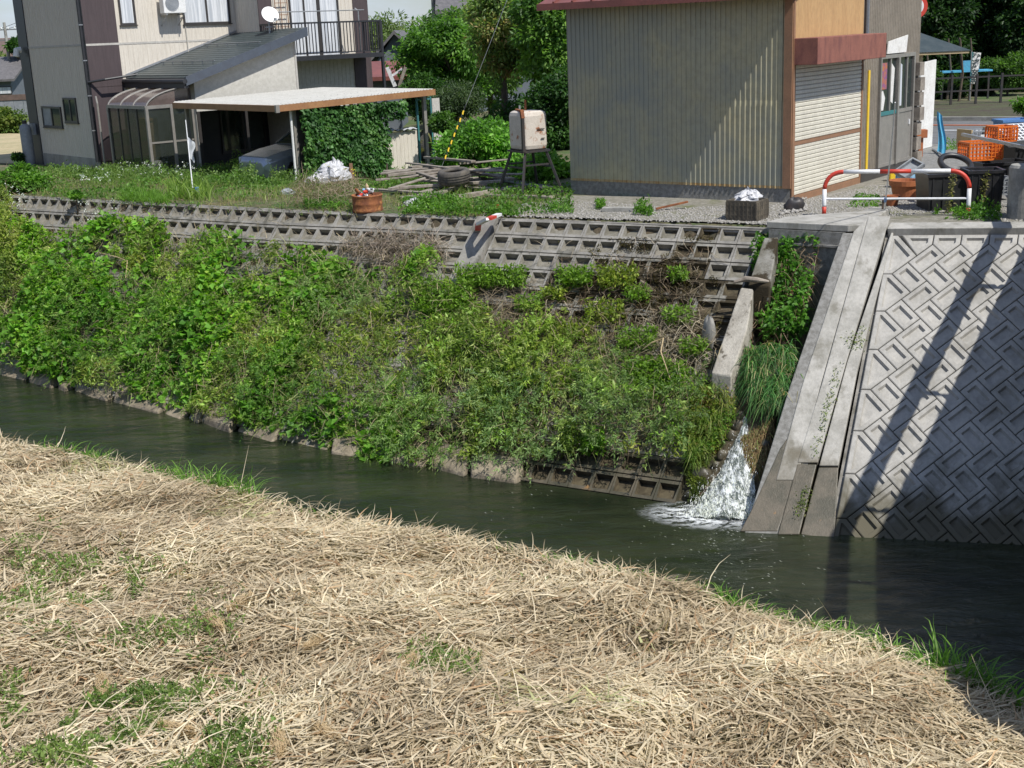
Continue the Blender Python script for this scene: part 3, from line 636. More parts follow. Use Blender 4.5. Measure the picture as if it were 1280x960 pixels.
window(1.12,1.62,4.17,5.4,mid=False); window(3.14,4.74,4.13,5.45)
# fuse box and vent on the left wall
MB().box(-.12,-.03,4.7,5.0,.95,1.3).build('meter_box',M['greyplastic'],house)
MB().tube([(-.10,4.9,3.6),(-.22,4.9,3.6),(-.26,4.9,3.4)],.1,10).build('vent_hood',M['white'],house)
# balcony doors
window(5.95,7.0,2.95,5.3,y=-1.5,curt='curtain'); window(7.0,7.75,2.95,5.3,y=-1.5,mid=False,curt='curtain')
# lean-to
zr=lambda x: 2.59+.30*(x-1.0)
MB().prism([(1.1,-3.9,zr(1.1)),(5.0,-3.9,zr(5.0)),(5.0,0.,zr(5.0)),(1.1,0.,zr(1.1))],(0,0,.05)).build('lean_to_roof',M['rooftile'],house)
lr=house.children[-1]
for k in range(22):
    x=1.2+k*.176; m=MB(); m.prism([(x,-3.9,zr(x)+.05),(x,-.0,zr(x)+.05),(x,-.0,zr(x)+.075),(x,-3.9,zr(x)+.075)],(.17,0,.046)); m.build('roof_step',M['rooftile'],lr)
for xx in (2.1,3.6):
    m=MB()
    for k in range(6): m.tube([(xx,-3.6+k*.62,zr(xx)+.08),(xx,-3.6+k*.62,zr(xx)+.17)],.012,5)
    m.tube([(xx,-3.7,zr(xx)+.16),(xx,-.3,zr(xx)+.16)],.014,6); m.build('snow_guard',M['steel'],lr)
MB().prism([(1.05,-3.95,zr(1.05)-.16),(5.05,-3.95,zr(5.05)-.16),(5.05,-3.95,zr(5.05)+.08),(1.05,-3.95,zr(1.05)+.08)],(0,.05,0)).build('fascia_board',M['fascia'],house)
MB().box(1.0,1.12,-3.9,0,zr(1.05)-.22,zr(1.05)+.02).tube([(1.02,-3.95,zr(1)-.02),(1.02,0,zr(1)-.02)],.07,8).build('eave_gutter',M['trim'],house)
MB().prism([(1.1,-.03,zr(1.1)+.09),(5.0,-.03,zr(5.0)+.09),(5.0,-.03,zr(5.0)+.15),(1.1,-.03,zr(1.1)+.15)],(0,.02,0)).build('wall_flashing',M['steel'],house)
MB().prism([(1.45,-3.6,1.72),(4.78,-3.6,1.72),(4.78,-3.6,zr(4.78)),(1.45,-3.6,zr(1.45))],(0,.08,0)).build('lean_to_wall',M['siding_grey'],house)
MB().box(1.5,4.74,-1.75,-1.65,0,1.72).box(1.5,4.74,-3.52,-1.75,1.72,1.8).box(1.5,4.74,-3.5,-1.75,.0,.04).build('shade_recess',M['trim'],house)  # near-black recess added to bring shade under the lean-to wall
for xx in (1.5,3.0,4.7): MB().box(xx-.04,xx+.04,-3.6,-3.52,0,1.72).build('shade_recess_post',M['alu_dark'],house)
MB().prism([(1.45,-3.55,.0),(1.45,0,.0),(1.45,0,zr(1.45)),(1.45,-3.55,zr(1.45))],(.06,0,0)).box(4.74,4.78,-3.5,-1.5,0,zr(4.7)).build('lean_to_side_wall',M['siding_grey'],house)
MB().box(4.74,4.80,-3.62,-3.58,0,zr(4.7)-.1).build('corner_bead',M['plaster'],house)
MB().box(3.2,4.5,-3.70,-3.605,2.0,2.07).build('window_hood',M['trim'],house)
window(3.1,4.6,.35,1.65,y=-1.76,curt='glassdark')
# balcony
bal=MB().box(4.85,8.66,-2.55,-1.5,2.92,3.05).build('balcony',M['trim'],house)
MB().bar((4.85,-2.5,4.02),(8.66,-2.5,4.02),.05,.05).bar((4.85,-2.5,3.12),(8.66,-2.5,3.12),.04,.03).bar((8.62,-2.5,4.02),(8.62,-1.5,4.02),.05,.05).bar((4.9,-2.5,4.02),(4.9,-1.5,4.02),.05,.05).build('handrail',M['trim'],bal)
bm=MB().box(-.011,.011,-.011,.011,0,.9).mesh('baluster',M['trim'])
x=4.95
while x<8.62: o=link('baluster',bm,bal); o.location=(x,-2.5,3.1); x+=.115
y=-2.4
while y<-1.5: o=link('baluster',bm,bal); o.location=(8.62,y,3.1); o=link('baluster',bm,bal); o.location=(4.9,y,3.1); y+=.115
MB().box(8.6,8.68,-2.54,-2.46,0,4.0).build('balcony_post',M['trim'],house)
MB().tube([(7.9,-2.4,3.1),(7.9,-2.4,4.35),(7.85,-2.3,4.42)],.02,6).tube([(5.0,-2.42,4.36),(8.1,-2.42,4.36)],.016,6).build('laundry_pole',M['steel'],bal)
# lattice ladder beside the balcony door
m=MB()
for x in (5.42,5.62,5.85): m.bar((x,-1.6,3.05),(x,-1.6,5.4),.02)
for z in (3.6,3.95,4.3,4.65,5.0,5.3): m.bar((5.42,-1.6,z),(5.85,-1.6,z),.02)
m.build('wall_trellis',M['browntrim'],house)
# ---- air conditioner
ac=thing('air_conditioner','white outdoor air conditioner unit bracketed high on the beige house wall','air conditioner',tuple(HL(2.7,-.3,4.41)),HRZ)
MB().box(-.36,.36,-.14,.14,.05,.62).build('casing',M['white'],ac,bevel=.015)
MB().lathe([(.0,0),(.2,0),(.22,.01)],24).build('fan_grille',M['greyplastic'],ac); fg=ac.children[-1]; fg.rotation_euler=(math.pi/2,0,0); fg.location=(-.08,-.141,.33)
r=MB()
for k in range(1,6): r.tube([(.04*k*math.cos(a*math.pi/12),.04*k*math.sin(a*math.pi/12),.012) for a in range(25)],.003,4)
r.build('grille_ring',M['steel'],fg)
for x in (-.28,.28): MB().bar((x,-.16,.02),(x,.29,.02),.04,.04).bar((x,-.12,.0),(x,.29,-.3),.02).build('bracket',M['steel'],ac)
MB().tube([(.36,0,.3),(.45,.1,.2),(.48,.27,.0),(.5,.27,-1.3)],.014,6).build('refrigerant_pipe',M['siding_grey'],ac)
# ---- satellite dish
sd=thing('satellite_dish','white round satellite dish on a bracket above the green lean-to roof','satellite dish',tuple(HL(4.72,-2.35,3.86)),HRZ)
dm=MB(); 
dm.lathe([(.0,.0),(.12,.008),(.2,.025),(.255,.05),(.262,.045),(.2,.012),(.0,-.012)],24); d=dm.build('dish',M['white'],sd,smooth=True); d.rotation_euler=(math.radians(60),0,math.radians(-12)); d.location=(0,-.1,.42)
MB().tube([(0,0,-.1),(0,0,.25),(0,-.06,.4)],.022,8).tube([(-.12,0,.08),(.2,0,.08)],.02,6).build('mast',M['steel'],sd)
MB().tube([(0,-.1,.2),(0,-.38,.28)],.01,6).build('feed_arm',M['steel'],sd); MB().box(-.03,.03,-.43,-.36,.25,.33).build('feed_horn',M['greyplastic'],sd)
# ---- gas cylinder
gc=thing('gas_cylinder','grey gas cylinder standing at the far corner of the house','gas cylinder',tuple(HL(-.35,4.75,0)))
MB().lathe([(.0,0),(.17,0),(.18,.04),(.18,1.15),(.15,1.26),(.07,1.31),(.06,1.4),(0,1.4)],20).build('bottle',M['greyplastic'],gc,smooth=True)
MB().lathe([(.07,1.3),(.075,1.42),(.0,1.42)],12).build('valve_cap',M['darksteel'],gc)
# ================================================================ SUNROOM
sun=thing('sunroom','glazed lean-to sunroom with curved smoky roof beside the house door','sunroom',tuple(HB),HRZ)
x0,x1,y0,y1=.05,1.42,-3.4,-.9
def arc(t): # roof curve from the eave up to the wall
    a=t*math.pi/2; return x0+(x1-x0)*(1-math.cos(a))*.9+(x1-x0)*.1*t, 1.92+.48*math.sin(a)
m=MB().bar((x0,y0,1.92),(x0,y1,1.92),.07,.09).bar((x0,y0,1.92),(x1,y0,1.92),.07,.09).bar((x0,y0,.15),(x0,y1,.15),.06,.1).bar((x0,y0,.15),(x1,y0,.15),.06,.1)
for (x,y) in ((x0,y0),(x0,y1),(x1,y0),(.78,y0)): m.bar((x,y,.1),(x,y,1.92),.08,.08)
m.build('frame',M['alu'],sun)
for k in range(4):
    y=y0+(y1-y0)*k/3; MB().tube([(arc(t/10)[0],y,arc(t/10)[1]) for t in range(11)],.022,6).build('roof_rib',M['alu'],sun)
for k in range(3):
    ya=y0+(y1-y0)*k/3+.03;yb=y0+(y1-y0)*(k+1)/3-.03; g=MB().grid(lambda u,v:(*[arc(u)[0]],ya+(yb-ya)*v,arc(u)[1]-.005),10,1); g.build('roof_sheet',M['hoodglass'],sun,smooth=True)
pts=[(arc(t/10)[0],y0+.01,arc(t/10)[1]) for t in range(11)]+[(x1,y0+.01,1.93),(x0,y0+.01,1.93)]
MB().prism(pts,(0,.01,0)).build('gable_pane',M['hoodglass'],sun)
for k in range(4):
    ya=y0+.05+(y1-y0-.1)*k/4; yb=ya+(y1-y0-.1)/4-.05; p=MB().box(x0-.005,x0+.005,ya,yb,.2,1.87).build('side_pane',M['clearpane'],sun); MB().box(x0-.02,x0+.02,yb,yb+.05,.2,1.87).build('mullion',M['alu_dark'],p)
for a,b in ((x0+.05,.73),(.83,x1-.03)):
    p=MB().box(a,b,y0-.005,y0+.005,.2,1.86).build('front_pane',M['clearpane'],sun); MB().box(a,b,y0-.02,y0+.02,.93,.98).build('middle_rail',M['alu'],p)
# things stored in the sunroom
tag(MB().box(0,.35,0,.5,0,1.5).box(.03,.32,-.01,0,.1,.7).build('storage_cabinet',M['wood'],None),'light wooden cabinet seen through the sunroom glass','cabinet'); o=bpy.data.objects['storage_cabinet']; o.location=HL(.7,-1.9,.05); o.rotation_euler=(0,0,HRZ)
MB().lathe([(0,0),(.14,0),(.17,.3),(.13,.36),(0,.36)],12).build('storage_jar',M['white']); o=tag(bpy.data.objects['storage_jar'],'white jar on the floor inside the sunroom','jar'); o.location=HL(.5,-2.7,.05)
# ================================================================ CARPORT
cp=thing('carport','carport with white corrugated roof and orange brown fascia','carport',tuple(HB),HRZ)
X0,X1,Y0,Y1=.33,5.05,-9.9,-4.5; zc=lambda x:2.03+.022*(x-X0)
corr=MB(); n=46; V=[];Fs=[]
for i in range(n*2+1):
    x=X0+(X1-X0)*i/(2*n); h=.035*(i%2); V+=[(x,Y0,zc(x)+h),(x,Y1,zc(x)+h+.02)]
for i in range(n*2): Fs.append((2*i,2*i+2,2*i+3,2*i+1))
corr.add(V,Fs).build('roof_sheet',M['whitepanel'],cp)
bolt=MB().box(-.008,.008,-.008,.008,0,.012).mesh('roof_bolt',M['steel'])
for k in range(23):
    for y in (Y0+.25,-8.4,-6.9,-5.5):
        x=X0+.06+k*.204; o=link('roof_bolt',bolt,cp); o.location=(x,y,zc(x)+.03)
MB().prism([(X0,Y0-.03,zc(X0)-.13),(X1,Y0-.03,zc(X1)-.13),(X1,Y0-.03,zc(X1)+.02),(X0,Y0-.03,zc(X0)+.02)],(0,.05,0)).build('front_fascia',M['gutter'],cp)
MB().box(X0-.03,X0+.02,Y0+.0,Y1,zc(X0)-.13,zc(X0)+.02).build('side_fascia',M['gutter'],cp)
MB().box(X0-.05,X0+.05,Y0-.05,Y0+.02,zc(X0)-.15,zc(X0)+.03).build('corner_cap',M['alu'],cp)
MB().bar((X0,Y1,zc(X0)-.05),(X1,Y1,zc(X1)-.05),.05,.1).build('rear_beam',M['alu'],cp)
for (x,y) in ((.95,-9.6),(4.9,-9.6),(.6,-4.7),(4.9,-4.7)): MB().bar((x,y,0),(x,y,zc(x)-.05),.09,.09).build('post',M['alu'],cp)
MB().tube([(.78,-9.75,zc(.7)-.1),(.80,-9.72,1.7),(.8,-9.72,.0)],.03,8).build('downpipe',M['white'],cp)
# ================================================================ CAR under the carport
car=thing('parked_car','silver car parked under the carport, nose poking out to the left','car',tuple(HL(2.75,-8.0,0)),HRZ)
def sect(x,w,z0,z1,ch): return [(x,-w+ch,z0),(x,-w,z0+.2),(x,-w,z1-ch*1.3),(x,-w+ch*1.6,z1),(x,w-ch*1.6,z1),(x,w,z1-ch*1.3),(x,w,z0+.2),(x,w-ch,z0)]
def loft(secs,caps=True):
    m=MB();n=len(secs[0]);V=[p for s in secs for p in s];Fs=[]
    for i in range(len(secs)-1):
        for k in range(n): Fs.append((i*n+k,i*n+(k+1)%n,(i+1)*n+(k+1)%n,(i+1)*n+k))
    if caps: Fs+=[tuple(range(n))[::-1],tuple(range((len(secs)-1)*n,len(secs)*n))]
    return m.add(V,Fs)
b=loft([sect(-2.2,.62,.28,.62,.08),sect(-2.1,.76,.2,.74,.09),sect(-1.6,.83,.18,.86,.1),sect(-1.0,.85,.18,.95,.1),sect(0,.86,.18,.98,.1),sect(1.2,.86,.18,1.0,.1),sect(2.0,.82,.2,1.0,.1),sect(2.2,.72,.3,.86,.1)]).build('body',M['carpaint'],car,smooth=False,bevel=.03)
loft([[(-1.0,-.72,.95),(-1.0,.72,.95),(-1.0,.7,.96),(-1.0,-.7,.96)],[(-.3,-.66,.97),(-.3,.66,.97),(-.25,.58,1.42),(-.25,-.58,1.42)],[(1.1,-.66,.98),(1.1,.66,.98),(.9,.56,1.45),(.9,-.56,1.45)],[(1.9,-.68,.98),(1.9,.68,.98),(1.85,.66,1.02),(1.85,-.66,1.02)]]).build('cabin_glass',M['glassdark'],car,bevel=.02)
MB().prism([(-.3,-.58,1.43),(-.3,.58,1.43),(1.0,.56,1.46),(1.0,-.56,1.46)],(0,0,.03)).build('roof',M['carpaint'],car,bevel=.01)
for s in (-1,1): MB().bar((-1.0,s*.71,.96),(-.27,s*.59,1.44),.04,.04).build('windscreen_pillar',M['carpaint'],car); MB().box(-2.13,-2.0,s*.6-.13,s*.6+.13,.58,.70).build('headlight',M['curtain'],car,bevel=.02)
MB().box(-2.19,-2.15,-.38,.38,.45,.6).build('grille',M['black'],car)
for x in (-1.4,1.35):
    for s in (-1,1):
        w=MB().lathe([(.16,-.1),(.29,-.1),(.31,-.06),(.31,.06),(.29,.1),(.16,.1)],20).build('wheel',M['black'],car); w.rotation_euler=(math.pi/2,0,0); w.location=(x,s*.76,.31)
        MB().lathe([(0,.05*-s),(.16,-.08*s),(.17,.0)],16).build('rim',M['steel'],w)
# ================================================================ SMALL THINGS
def gp(px,py,z=0.): p=at(px,py,z); return Vector((p[0],p[1],z))
def G(px,py):
    p=hit(px,py); return Vector(p)
yaw=math.atan2(.79343,.60866)
# ---- crates
def crate(name,label,cat,loc,rz,w,d,h,m,cols=7,rows=4,group=None,solid=False,lattice=True):
    t=thing(name,label,cat,loc,rz,group)
    MB().box(-w/2,w/2,-d/2,d/2,0,.012).build('base',m,t)
    r=.022
    for z in (0,h-.03):
        rim=MB(); rim.box(-w/2-.006,w/2+.006,-d/2-.006,-d/2+r,z,z+.03).box(-w/2-.006,w/2+.006,d/2-r,d/2+.006,z,z+.03).box(-w/2-.006,-w/2+r,-d/2+r,d/2-r,z,z+.03).box(w/2-r,w/2+.006,-d/2+r,d/2-r,z,z+.03)
        rim.build('rim',m,t)
    for ax in (0,1):
        L_=(w,d)[ax]; q=(d,w)[ax]
        for s in (-1,1):
            mb=MB()
            if solid: 
                if ax==0: mb.box(-L_/2,L_/2,s*q/2-.005,s*q/2+.005,.03,h-.03)
                else: mb.box(s*q/2-.005,s*q/2+.005,-L_/2,L_/2,.03,h-.03)
            n=cols if ax==0 else max(3,int(cols*d/w))
            for k in range(n+1):
                c=-L_/2+L_*k/n; wd=.016 if 0<k<n else .03
                a=(c-wd/2,c+wd/2)
                if ax==0: mb.box(a[0],a[1],s*q/2-.011,s*q/2+.011,.03,h-.03)
                else: mb.box(s*q/2-.011,s*q/2+.011,a[0],a[1],.03,h-.03)
            for k in range(1,rows):
                z=h*k/rows
                if ax==0: mb.box(-L_/2,L_/2,s*q/2-.009,s*q/2+.009,z-.007,z+.007)
                else: mb.box(s*q/2-.009,s*q/2+.009,-L_/2,L_/2,z-.007,z+.007)
            mb.build('crate_side',m,t)
    return t
crate('crate','dark brown lattice crate in front of the shed holding a plastic bag','crate',gp(934,273,.04),yaw+.0,.42,.52,.31,M['dusty'],6,4,solid=True)
def bag(name,label,loc,r,h,m,seed,cat='bag',par=None):
    rr=np.random.default_rng(seed); ico=[];nu,nv=26,12;V=[];Fs=[]
    for j in range(nv+1):
        for i in range(nu):
            a=2*math.pi*i/nu; b=math.pi/2*j/nv; rad=1+.18*math.sin(3*a+seed)+.10*math.sin(7*a+3*b+seed)+rr.normal()*.09
            V.append((r[0]*rad*math.cos(a)*math.cos(b),r[1]*rad*math.sin(a)*math.cos(b),h*math.sin(b)*(1+.2*rr.normal()*(.3+.3*math.cos(a)))))
    for j in range(nv):
        for i in range(nu): Fs.append((j*nu+i,j*nu+(i+1)%nu,(j+1)*nu+(i+1)%nu,(j+1)*nu+i))
    o=MB().add(V,Fs).build(name,m); o.location=loc; return tag(o,label,cat)
bag('plastic_bag','clear crumpled plastic bag spilling over the dark crate',gp(934,273,.0)+Vector((.0,.0,.27)),(.22,.24),.2,M['bagwhite'],3)
# ---- U shaped guard rail
def frame2(p,q):
    p=Vector(p);q=Vector(q);d=(q-p);L_=d.length;return p,math.atan2(d.y,d.x),L_
p,rz,Lr=frame2(gp(1030,269,.05),gp(1210,269,.05))
gr=thing('guard_rail','red and white hooped pipe guard rail on the concrete cap','guard rail',p,rz)
Hh=.69; Rr=.27; path=[(0,0,0),(0,0,.17),(0,0,Hh-Rr)]+[(Rr-Rr*math.cos(a),0,Hh-Rr+Rr*math.sin(a)) for a in [math.pi/2*k/8 for k in range(1,9)]]
full=path+[(Lr-x,0,z) for x,y,z in path[::-1]]
def seglen(P): return [0]+list(np.cumsum([(Vector(P[i+1])-Vector(P[i])).length for i in range(len(P)-1)]))
def subpath(P,a,b):
    S_=seglen(P); out=[]
    def pt(s):
        for i in range(len(P)-1):
            if s<=S_[i+1]+1e-6:
                f=(s-S_[i])/(S_[i+1]-S_[i]); return Vector(P[i]).lerp(Vector(P[i+1]),f)
        return Vector(P[-1])
    out=[pt(a)]+[Vector(P[i]) for i in range(len(P)) if a+.01<S_[i]<b-.01]+[pt(b)]; return out
TL=seglen(full)[-1]; cuts=[0,.16,.42,.90,1.37,1.88,TL-.88-.0,TL-.42,TL-.10,TL]
cuts=[0,.14,.42,.86,(TL)/2-.25,TL/2+.22,TL-.86,TL-.42,TL-.12,TL]
for i in range(len(cuts)-1):
    red=(i%2==0); MB().tube(subpath(full,cuts[i],cuts[i+1]),.034,12).build('pipe_section',M['redpaint' if red else 'railwhite'],gr,smooth=True)
MB().tube([(.02,0,.26),(Lr-.02,0,.26)],.019,8).build('lower_rail',M['railwhite'],gr)
# leaning measuring pole with blue band
pole=thing('marker_pole','thin white pole tied upright to the guard rail, blue band near foot','pole',gp(1105,267,.05))
top=Vector(at(1119,128,1.95))-pole.location
pf=MB().tube([(0,0,0),tuple(top*.5+Vector((.01,0,0))),tuple(top)],[.014,.012,.008],8).build('shaft',M['railwhite'],pole)
MB().tube([tuple(top*.125),tuple(top*.16)],.022,8).build('blue_band',M['blueplastic'],pole)
MB().box(-.035,.02,-.02,.02,0,.22).build('wooden_stub',M['bark'],pole)
# pots, crates, tubs
def pot(label,loc,r,h,m,cat='plant pot',name='flower_pot'):
    t=thing(name,label,cat,loc)
    MB().lathe([(r*.62,0),(r*.72,.0),(r*.95,h*.8),(r*.9,h*.8),(r*.6,.02),(0,.02)],24).build('pot_body',m,t,smooth=False)
    MB().lathe([(r*.9,h*.76),(r*1.04,h*.76),(r*1.07,h),(r*.97,h),(r*.92,h*.8)],24).build('rim',m,t); return t
pot('large terracotta flower pot beside the shop wall behind the rail',gp(1131,251),.26,.36,M['terracotta'])
pot('small terracotta pot in front of the large terracotta pot',gp(1115,257,.03),.12,.17,M['terracotta'])
crate('crate','pale blue crate behind the terracotta pots','crate',gp(1142,232),.35,.52,.36,.26,M['lightblue'],solid=True)
t=MB().prism([(-.13,-.09,0),(.13,-.09,0),(.13,.09,0),(-.13,.09,0)],(0,0,.2)); o=t.build('yellow_can',M['yellow'],bevel=.02); o.location=gp(1119,228)+Vector((0,0,.03)); tag(o,'yellow plastic can beside the pale blue crate','can')
o=crate('crate','dark mesh tray leaning over the pale blue crate','tray',gp(1136,236)+Vector((0,0,.34)),.2,.45,.3,.08,M['greyplastic']); o.rotation_euler=(.35,-.5,.3)
# the black bins behind the rail
def bin_(label,px,py,w,d,h,rz,m='black',z=0.,name='black_container'):
    t=thing(name,label,'container',gp(px,py)+Vector((0,0,z)),rz)
    mb=MB(); n=4; a=.9
    V=[(-w/2*a,-d/2*a,0),(w/2*a,-d/2*a,0),(w/2*a,d/2*a,0),(-w/2*a,d/2*a,0),(-w/2,-d/2,h),(w/2,-d/2,h),(w/2,d/2,h),(-w/2,d/2,h),(-w/2+.03,-d/2+.03,h),(w/2-.03,-d/2+.03,h),(w/2-.03,d/2-.03,h),(-w/2+.03,d/2-.03,h),(-w/2*a+.03,-d/2*a+.03,.03),(w/2*a-.03,-d/2*a+.03,.03),(w/2*a-.03,d/2*a-.03,.03),(-w/2*a+.03,d/2*a-.03,.03)]
    Fs=[(3,2,1,0),(12,13,14,15)]
    for i in range(4):
        k=(i+1)%4; Fs+=[(i,k,4+k,4+i),(4+i,4+k,8+k,8+i),(8+i,8+k,12+k,12+i)]
    mb.add(V,Fs).build('tub_body',M[m],t)
    MB().box(-w/2-.02,w/2+.02,-d/2-.02,-d/2,h-.05,h).box(-w/2-.02,w/2+.02,d/2,d/2+.02,h-.05,h).box(-w/2-.02,-w/2,-d/2,d/2,h-.05,h).box(w/2,w/2+.02,-d/2,d/2,h-.05,h).build('rim',M[m],t)
    for k in range(5):
        x=-w/2*.8+w*.8*k/4; MB().box(x-.01,x+.01,-d/2*.97-.014,-d/2*.95,.03,h-.06).build('rib',M[m],t)
    return t
bin_('large black container behind the right half of the rail',1182,262,.85,.6,.62,.05)
bin_('black container wedged between guard rail and concrete drum',1226,262,.55,.5,.66,-.1)
bin_('black container behind the concrete drum under the orange crate',1248,240,.9,.6,.55,.1)
bin_('black tub filled with rubbish under the grey grating tray',1278,225,.9,.8,.86,.2)
def torus(label,loc,R,r,rot,m,name='hose_coil',cat='hose'):
    P=[(R*math.cos(a),R*math.sin(a),0) for a in [2*math.pi*k/32 for k in range(33)]]
    o=MB().tube(P,r,10,cap=False).build(name,m,smooth=True); o.location=loc; o.rotation_euler=rot; return tag(o,label,cat)
torus('thick black rubber ring lying on the large black container',gp(1192,256)+Vector((0,0,.68)),.25,.05,(.5,.1,0),M['black'],'rubber_ring','ring')
crate('crate','clear grey crate under the orange crate by the concrete drum','crate',gp(1243,252)+Vector((0,0,.12)),.1,.42,.32,.3,M['greyplastic'],6,4)
crate('crate','bright orange crate on top of the black containers','crate',gp(1225,245)+Vector((0,.1,.62)),.12,.60,.42,.32,M['orange'],9,5)
crate('crate','small orange crate behind the grating tray','crate',gp(1252,240)+Vector((.05,.3,.86)),.3,.40,.34,.28,M['orange'],6,4)
t=crate('crate','grey crate with light wooden ends standing behind the orange crates','crate',gp(1226,226)+Vector((0,.3,.62)),.3,.56,.42,.32,M['greyplastic'],6,3)
for s in (-1,1): MB().box(s*.29-.015,s*.29+.015,-.22,.22,0,.34).build('wooden_end',M['wood'],t)
MB().box(-.1,.1,-.225,-.218,.12,.24).build('white_label',M['white'],t)
t=bin_('blue plastic tub at the back of the crate heap',1262,213,.60,.45,.30,.1,'blueplastic',.72,'blue_tub')
# perforated grey tray on the black tub
t=thing('grating_tray','pale grey perforated tray tilted on the black tub','tray',gp(1272,230)+Vector((0,0,.93)),.25); t.rotation_euler=(math.radians(24),0,.2)
m=MB()
for k in range(9): x=-.36+.09*k; m.box(x-.012,x+.012,-.3,.3,0,.03)
for k in range(7): y=-.3+.1*k; m.box(-.37,.37,y-.012,y+.012,.002,.028)
m.build('grating',M['railwhite'],t); MB().box(-.38,.38,-.32,-.3,-.1,.03).box(-.38,.38,.3,.32,-.1,.03).box(-.39,-.37,-.32,.32,-.1,.03).box(.37,.39,-.32,.32,-.1,.03).build('tray_side',M['greyplastic'],t)
p=Vector(at(1203,168,1.08));q=Vector(at(1300,188,.98)); tag(MB().bar(p,q,.05,.05).build('steel_channel',M['steel']),'long grey steel channel lying across the crates','steel bar')
p=Vector(gp(1166,189));q=Vector(gp(1181,202)); tag(MB().bar(p+Vector((0,0,.06)),q+Vector((0,0,.1)),.04,.03).build('iron_bar',M['steel']),'short grey bar lying on the forecourt by the white board','bar')
MB().lathe([(0,0),(.26,0),(.26,.80),(.235,.84),(0,.85)],32).build('concrete_drum',M['conc'],bevel=0); o=tag(bpy.data.objects['concrete_drum'],'solid grey concrete drum at the right edge beside the black bins','concrete drum'); o.location=gp(1280,276)+Vector((.05,.12,0))
# strings of a dried vine and a rope on the rail
for i,(px,py,zt) in enumerate(((1185,266,.62),(1226,262,.6))):
    b=gp(px,py,.04); n=160; tt=RNG.uniform(0,1,n); P=np.stack([b.x+.06*tt+RNG.normal(size=n)*.02,b.y+RNG.normal(size=n)*.02,.04+zt*tt],1)
    o=link('dried_vine',leafmesh('dried_vine',P,RNG.normal(size=(n,3)),.06,.025,mixcol([(.12,.14,.05),(.28,.24,.12)],n),M['leaf'])); tag(o,('pale dried vine hanging in the middle of the rail','pale dried vine hanging on the right hand black bin')[i],'vine')
# leaning white board and blue cloth behind the shop corner
b=thing('leaning_board','tall white board standing against the far corner of the shop','board',SL(6.25,-.35,0),yaw)
pA=gp(1146,188,.04);pB=gp(1165,183,.04); d=(pB-pA); b.location=pA; b.rotation_euler=(0,0,math.atan2(d.y,d.x))
MB().prism([(0,0,0),(d.length,0,0),(d.length+.05,0,2.02),(.06,0,1.98)],(0,.04,0)).build('board_face',M['dirtywhite'],b)
MB().bar((.02,-.02,.02),(.08,-.02,1.6),.04,.03).build('edge_batten',M['plank'],b)
cl=MB().grid(lambda u,v:(.20*u*(1-.45*v)+.03*math.sin(5*v),-.05+.03*math.sin(u*9+v*2)*(1-.6*v),.95*v-.1*u*v),20,14).build('hanging_cloth',M['cyan']); cl.location=gp(1170,192,.04); tag(cl,'blue cloth draped at the foot of the white board','cloth')
o=MB().box(-.12,.12,-.1,.1,.42,.6).box(-.05,.05,-.04,.04,0,.42).build('garden_stool',M['terracotta'],bevel=.01); o.location=gp(1150,196,.04); tag(o,'small brown wooden stool at the shop corner','stool')
# ---- rusty drum with scrap
dr=thing('rusty_drum','rusty half oil drum filled with cans and bottles on the bank crest','drum',gp(460,264,0))
MB().lathe([(0,0),(.28,0),(.285,.03),(.28,.05),(.275,.13),(.285,.15),(.275,.17),(.28,.28),(.295,.30),(.28,.315),(.265,.30),(.262,.2),(0,.2)],28).build('shell',M['rust'],dr,smooth=True)
cols=['steel','redpaint','bagwhite','steel','wood','lightblue','railwhite','rust']
for k in range(16):
    a=random.uniform(0,6.28);r=random.uniform(0,.19); o=MB().lathe([(0,0),(.028,.0),(.032,.01),(.032,.1),(.026,.115),(.012,.15),(0,.15)],10).build('scrap_bottle' if k%2 else 'scrap_can',M[cols[k%8]]); o.location=dr.location+Vector((r*math.cos(a),r*math.sin(a),.24+.09*(k//8)+random.uniform(0,.05))); o.rotation_euler=(random.uniform(-1.4,1.4),random.uniform(-1.4,1.4),0)
    tag(o,'discarded bottle lying in the heap on the rusty drum' if k%2 else 'discarded can lying in the heap on the rusty drum','bottle' if k%2 else 'can','bottles in the rusty drum' if k%2 else 'cans in the rusty drum')
# ---- tyre
ty_=thing('tyre','old dusty grey tyre lying flat on the plank heap','tyre',gp(569,241,0)+Vector((0,0,.2))); ty_.rotation_euler=(.10,-.05,0)
MB().lathe([(.20,.02),(.22,0),(.30,.0),(.325,.03),(.33,.10),(.33,.17),(.325,.235),(.30,.265),(.22,.265),(.20,.24),(.19,.2),(.27,.19),(.28,.13),(.27,.06),(.19,.05),(.20,.02)],36).build('tread_ring',M['rubber'],ty_,smooth=True)
for z in (.08,.13,.18): MB().lathe([(.327,z-.007),(.336,z-.005),(.336,z+.005),(.327,z+.007)],36).build('tread_groove',M['black'],ty_)
